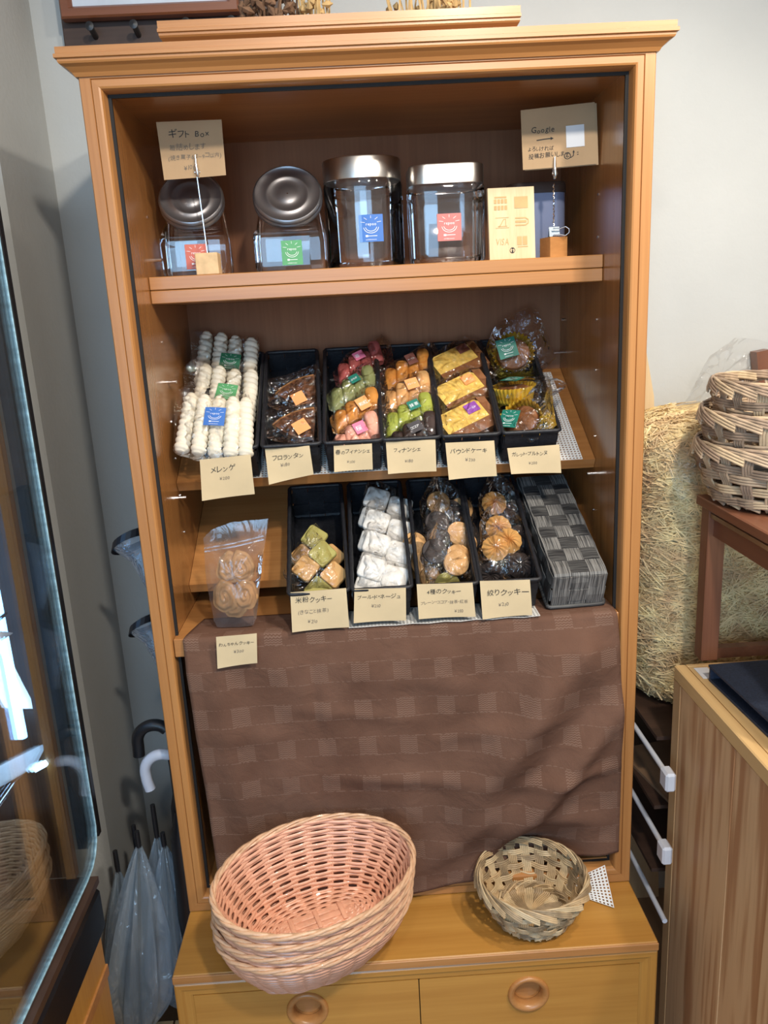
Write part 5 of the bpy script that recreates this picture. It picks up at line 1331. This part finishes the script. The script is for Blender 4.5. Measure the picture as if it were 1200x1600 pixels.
solo('cardboard_sheet', MB().obox((0.60, 0.18, 0.5455), (1, 0.2, 0), (-0.2, 1, 0), (0, 0, 1), 0.20, 0.20, 0.006), plain('cardboard', (0.26, 0.15, 0.08), 0.8), 'brown cardboard sheet lying on the white rack shelf', 'cardboard')
STRAW = plain('straw', (0.95, 0.64, 0.34), 0.7, noise=0.3, nscale=25)
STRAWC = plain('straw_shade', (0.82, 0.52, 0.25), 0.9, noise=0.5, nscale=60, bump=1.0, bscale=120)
SB = thing('straw_bag', 'large clear bag stuffed with pale straw shreds beside the hutch', 'bag', (0.67, 0.27, 0.6955))
def bag_pt(th_, q, gr=1.0):
    """bulging sack surface: angle, height share"""
    rx = 0.205*(1-0.10*(2*q-1)**4)*(1+0.03*math.sin(3*th_+9*q)); ry = 0.165*(1-0.15*(2*q-1)**4)
    if q > .88: f_ = math.sqrt(max(0, 1-((q-.88)/.12)**2)); rx *= .03+.97*f_; ry *= .03+.97*f_
    if q < .06: f_ = .85+.15*q/.06; rx *= f_; ry *= f_
    rx *= 1-0.05*math.exp(-((q-.42)/.05)**2)
    c, s_ = math.cos(th_), math.sin(th_)
    x = rx*math.copysign(abs(c)**.75, c)*gr; y = ry*math.copysign(abs(s_)**.75, s_)*gr
    return Vector((0.675+x+0.01*math.sin(q*5), 0.275+y, 0.6965+q*0.612*(0.995 if gr < 1 else 1.0)))
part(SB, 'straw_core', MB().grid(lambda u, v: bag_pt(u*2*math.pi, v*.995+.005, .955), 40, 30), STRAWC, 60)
mb = MB(); rs = random.Random(21)
for i in range(14000):
    th_ = rs.uniform(math.pi*0.75, math.pi*2.05) if i % 10 else rs.uniform(0, 6.283); q = rs.uniform(0.01, 0.985)**0.95
    c0 = bag_pt(th_, q, rs.uniform(.958, .994)); e1 = (bag_pt(th_+.02, q)-bag_pt(th_-.02, q)).normalized(); e2 = (bag_pt(th_, min(1, q+.01))-bag_pt(th_, max(0, q-.01))).normalized()
    nn = e1.cross(e2).normalized(); ang = rs.gauss(0, .55) if rs.random() < .6 else rs.uniform(0, 3.14); d = e1*math.cos(ang)+e2*math.sin(ang); sd = nn.cross(d)
    l = rs.uniform(.025, .075); bend = rs.uniform(-.35, .35); wd = rs.uniform(.0006, .0012); fl_ = rs.uniform(-1, 1); vs = []
    for m in range(5):
        t_ = m/4-.5; p = c0+d*(t_*l)+sd*(bend*l*(t_*t_-.08))-nn*0.0; hh = p.z
        vs += [p+sd*wd+nn*wd*fl_, p-sd*wd-nn*wd*fl_]
    mb.add(vs, [(2*m, 2*m+1, 2*m+3, 2*m+2) for m in range(4)])
mb.v = [(max(x, 0.462), min(y, 0.452), max(z, 0.6950)) for x, y, z in mb.v]
part(SB, 'straw_shreds', mb, STRAW, kind='stuff')
part(SB, 'film', MB().grid(lambda u, v: bag_pt(u*2*math.pi, v, 1.0+0.006*math.sin(31*u*2+v*23)) , 60, 40), BIGBAG, 70)
# loose top of the bag rising against the wall
fm = MB(); ol = [(-0.09, -0.06), (-0.03, 0.05), (0.02, 0.085), (0.09, 0.075), (0.15, 0.02), (0.12, -0.07), (0.0, -0.09)]
wm = wrapper_mesh(ol, 0.03, 5, 0.0, 10, 0.004); wm.v = [(x+0.745, y+0.415, z+1.335) for x, y, z in wm.v]
part(SB, 'loose_film', wm, BIGBAG, 70)
solo('leaning_board', MB().add([(0.52, 0.430, 0.0), (0.66, 0.430, 0.0), (0.607, 0.446, 1.30), (0.575, 0.447, 1.455), (0.52, 0.446, 1.455), (0.52, 0.441, 0.0), (0.66, 0.441, 0.0), (0.607, 0.457, 1.30), (0.575, 0.458, 1.455), (0.52, 0.457, 1.455)], [(0, 1, 2, 3, 4), (9, 8, 7, 6, 5), (0, 5, 6, 1), (1, 6, 7, 2), (2, 7, 8, 3), (3, 8, 9, 4), (4, 9, 5, 0)]), PALEW, 'pale yellowish board leaning on the wall behind the straw bag', 'board')
solo('wooden_post', MB().obox((0.865, 0.44, 1.19), (1, 0, 0.15), (0, 1, 0), (-0.15, 0, 1), 0.03, 0.03, 0.40), REDW, 'thin reddish wooden post standing behind the rattan baskets', 'post')

# ================================================================== left side: umbrellas and hanging pockets
def umbrella(label, x, y, zt, L_, rmax, seed, tip=0.06, lean=(0, 0)):
    """closed clear umbrella standing tip-up, folds hanging loose"""
    t = thing('clear_umbrella', label, 'umbrella', (x, y, zt-L_-0.02), 'clear umbrellas')
    rr = random.Random(seed); n, nz = 40, 18; vs = []
    ph = rr.uniform(0, 6)
    for j in range(nz+1):
        q = j/nz; env = 1.25*rmax*(math.sin(math.pi*min(1, q*0.62+0.02))**0.9)*(1 if q < .75 else 1-((q-.75)/.25)**1.5*.85)
        for k in range(n):
            a_ = 2*math.pi*k/n; f_ = 0.55+0.45*abs(math.cos(4*a_+ph+1.2*q))**1.5
            vs.append((x+lean[0]*q*L_+env*f_*math.cos(a_), y+lean[1]*q*L_+env*f_*math.sin(a_), zt-q*L_))
    mb = MB().add(vs, [(j*n+k, j*n+(k+1) % n, (j+1)*n+(k+1) % n, (j+1)*n+k) for j in range(nz) for k in range(n)])
    part(t, 'canopy', mb, UMB, 50)
    part(t, 'ferrule', MB().tube([(x, y, zt-0.02), (x, y, zt+tip*0.3), (x, y, zt+tip)], [0.004, 0.0055, 0.005], 8), BLACK, 50)
    part(t, 'shaft', MB().tube([(x, y, zt), (x+lean[0]*L_, y+lean[1]*L_, zt-L_-0.02)], 0.0035, 8), BLACK, 50)
umbrella('clear umbrella with the leftmost black tip in the stand', -0.555, 0.135, 0.468, 0.36, 0.056, 1, 0.055, (-.05, -.02))
umbrella('clear umbrella leaning on the pier at the far left', -0.590, 0.110, 0.440, 0.34, 0.040, 9, 0.045, (-.02, -.08))
umbrella('clear umbrella with its black tip just right of the leftmost', -0.532, 0.085, 0.510, 0.42, 0.060, 2, 0.035, (-.10, -.10))
umbrella('clear umbrella with the tallest black tip in the middle', -0.507, 0.125, 0.500, 0.38, 0.052, 3, 0.075, (-.02, -.04))
umbrella('clear umbrella with a short tip below the white crook handle', -0.490, 0.110, 0.490, 0.38, 0.050, 4, 0.030, (0, -.06))
umbrella('clear umbrella standing nearest to the hutch side', -0.458, 0.125, 0.500, 0.36, 0.038, 6, 0.050, (.0, 0))
def crook(label, pts, r, mat, sx, sy, z1):
    t = thing('crook_umbrella', label, 'umbrella', (sx, sy, 0.02), 'crook handle umbrellas')
    part(t, 'handle', MB().tube(pts, r, 12), mat, 60)
    part(t, 'shaft', MB().tube([pts[-1], (sx, sy, z1), (sx, sy, 0.02)], 0.005, 8), BLACK, 60)
    part(t, 'folded_canopy', MB().lathe([(0.006, z1-0.10), (0.020, z1-0.16), (0.026, 0.35), (0.016, 0.10), (0.006, 0.04)], 16, (sx, sy, 0)), BLACK, 60)
WHP = plain('white_plastic', (0.62, 0.66, 0.76), 0.3, noise=0.02)
def arc(cx, cz, r, y, a0, a1, n=12): return [(cx+r*math.cos(R(a0+(a1-a0)*k/n)), y, cz+r*math.sin(R(a0+(a1-a0)*k/n))) for k in range(n+1)]
crook('umbrella with a black crook handle beside the hutch', [(-0.511, 0.10, 0.703), (-0.510, 0.10, 0.722)]+arc(-0.476, 0.732, 0.034, 0.10, 175, 60)+[(-0.452, 0.10, 0.755)], 0.0115, BLACK, -0.446, 0.11, 0.74)
crook('umbrella with a white crook handle beside the hutch', [(-0.492, 0.08, 0.640), (-0.496, 0.08, 0.660)]+arc(-0.461, 0.678, 0.036, 0.08, 185, 75)+[(-0.448, 0.085, 0.709)], 0.0105, WHP, -0.444, 0.075, 0.69)
# hanging pockets
HP = thing('pocket_hanger', 'hanging strip of clear pockets with black rims on the hutch side', 'pocket hanger', (-0.446, 0.12, 0.72))
part(HP, 'strip', MB().box(-0.4400, -0.4262, 0.08, 0.17, 0.72, 1.235), BLACK)
def pocket(cx, cz, y, l, drop):
    ring = [(cx-l*(0.5+0.5*math.cos(R(a_))), y+0.030*math.sin(R(a_)), cz+0.030*(0.5-0.5*math.cos(R(a_)))-0.015+0.018*math.sin(R(a_))*-1) for a_ in range(0, 360, 15)]
    mb = MB(); up = Vector((0.28, 0, 0.96)); mb2 = ring+[ring[0]]
    nrm = []
    for p in mb2:
        v = Vector(p)-Vector((cx-l*.5, y, cz)); v.z = 0; nrm.append(v.normalized())
    mb.ribbon(mb2, nrm, [up]*len(mb2), 0.016, 0.0016)
    rg = part(HP, 'rim_band', mb, BLACK)
    vs = [Vector(p) for p in ring] + [Vector(p).lerp(Vector((cx-0.006, y, cz-drop*.55)), .45) for p in ring] + [Vector(p).lerp(Vector((cx-0.004, y, cz-drop)), .93) for p in ring]
    n = len(ring)
    part(HP, 'pocket', MB().add(vs, [(j*n+k, j*n+(k+1) % n, (j+1)*n+(k+1) % n, (j+1)*n+k) for j in range(2) for k in range(n)]), UMB, 60)
pocket(-0.4410, 1.128, 0.125, 0.072, 0.13); pocket(-0.4410, 0.962, 0.125, 0.062, 0.13)
# small pale crate on the floor by the chest
CR = thing('slatted_crate', 'pale wooden slatted crate on the floor beside the chest', 'crate', (-0.54, 0.0, 0))
for x0 in (-0.640, -0.565, -0.503):
    part(CR, 'slat', MB().box(x0, x0+(0.070 if x0 < -.6 else 0.058), -0.16, 0.066, 0.088, 0.100, 0.001), PALEWX)
for y0 in (-0.15, 0.03): part(CR, 'batten', MB().box(-0.635, -0.448, y0, y0+0.02, 0.0, 0.0878), PALEWX)

# ================================================================== left side: glass display case
DC = thing('display_case', 'glass display case with black frame and lit interior at the left edge', 'display case', (-0.85, -0.5, 0.46))
cw = plain('case_black', (0.010, 0.010, 0.012), 0.25, noise=0.1)
FRM = plain('case_grey_trim', (0.07, 0.085, 0.10), 0.3, 0.4, noise=0.2, nscale=80)
oline = [(-1.1, 0.607), (-0.13, 0.607), (-0.100, 0.611), (-0.080, 0.622), (-0.066, 0.640), (-0.060, 0.665), (-0.060, 1.72), (-1.1, 1.72)]
part(DC, 'side_glass', MB().add([(-0.553, y, z) for y, z in oline]+[(-0.550, y, z) for y, z in oline], [tuple(range(8)), tuple(range(15, 7, -1))]+[(i, (i+1) % 8, (i+1) % 8+8, i+8) for i in range(8)]), PANE)
part(DC, 'glass_edge', MB().tube([(-0.5515, y, z) for y, z in oline[:7]], 0.0028, 8), plain('glass_edge', (0.30, 0.50, 0.62), 0.15, noise=0.3, nscale=120), 60)
part(DC, 'rear_post', MB().box(-0.566, -0.5485, -0.0565, -0.042, 0.64, 1.78, 0.001), cw)
part(DC, 'trim', MB().box(-0.575, -0.5575, -0.088, -0.062, 0.64, 1.75), FRM)
part(DC, 'wood_stile', MB().box(-0.592, -0.5765, -0.112, -0.096, 0.60, 1.75), WZ)
part(DC, 'floor_panel', MB().box(-1.4, -0.560, -1.1, -0.060, 0.548, 0.562), plain('case_floor', (0.07, 0.04, 0.028), 0.35))
part(DC, 'base', MB().box(-1.4, -0.556, -1.08, -0.068, 0.462, 0.5475, 0.006), cw)
part(DC, 'back_panel', MB().box(-1.4, -0.600, -0.058, -0.046, 0.562, 1.75), plain('case_back', (0.10, 0.065, 0.05), 0.4))
part(DC, 'roof_panel', MB().box(-1.4, -0.548, -1.1, -0.045, 1.782, 1.80), cw)
for z, x1 in ((0.835, -0.612), (1.085, -0.620)):
    part(DC, 'rack_rail', MB().tube([(x1, -0.10, z), (x1, -0.75, z)], 0.004, 8), CHROME, 60)
    for k in range(9): part(DC, 'rack_wire', MB().tube([(x1, -0.115-0.022*k, z), (-1.2, -0.115-0.022*k, z)], 0.0028, 6), cw)
led = part(DC, 'light_strip', MB().tube([(-0.626, -0.108, 1.27), (-0.624, -0.108, 0.872)], 0.0075, 10), emission('led_blue_white', (0.18, 0.48, 1.0), 9.0), 60)
part(DC, 'light_strip_end', MB().obox((-0.600, -0.115, 0.822), (1, 0, 0.5), (0, 1, 0), (-.5, 0, 1), 0.022, 0.01, 0.008), emission('led_blue_white_small', (0.35, 0.66, 1.0), 8.0))
lampo = lamp('case_light', 'AREA', (-0.64, -0.13, 1.06), (-0.66, -0.6, 0.85), 0.5, (0.45, 0.72, 1.0), shape='RECTANGLE', size=0.05, size_y=0.4)
solo('shelf_label', MB().add([(-0.700, -0.205, 0.842), (-0.600, -0.075, 0.842), (-0.592, -0.150, 0.842), (-0.640, -0.225, 0.842), (-0.700, -0.205, 0.843), (-0.600, -0.075, 0.843), (-0.592, -0.150, 0.843), (-0.640, -0.225, 0.843)], [(0, 1, 2, 3), (7, 6, 5, 4), (0, 4, 5, 1), (1, 5, 6, 2), (2, 6, 7, 3), (3, 7, 4, 0)]), WHITEP, 'white paper label lying on the wire rack in the glass case', 'label')
solo('shelf_label', MB().add([(-0.650, -0.150, 1.085), (-0.600, -0.128, 1.062), (-0.640, -0.190, 1.045), (-0.650, -0.150, 1.086), (-0.600, -0.128, 1.063), (-0.640, -0.190, 1.046)], [(0, 1, 2), (5, 4, 3), (0, 3, 4, 1), (1, 4, 5, 2), (2, 5, 3, 0)]), WHITEP, 'small folded white paper beside the light strip in the glass case', 'label')
for i, lb in enumerate(('bottom tan wicker basket in the glass case', 'middle tan wicker basket in the glass case', 'top tan wicker basket in the glass case')):
    place_oval(lb, (-0.700, -0.222, 0.5635+0.026*i), 62, 0, 0, 0.80, 'wicker baskets in the glass case', TANW)
BC = thing('base_cabinet', 'honey wood cabinet under the glass display case', 'cabinet', (-0.9, -0.5, 0))
part(BC, 'body', MB().box(-1.4, -0.562, -1.1, -0.085, 0.0, 0.4595, 0.002), WYELZ)
part(BC, 'rail', MB().box(-1.4, -0.5585, -1.1, -0.0835, 0.372, 0.395, 0.001), WX)
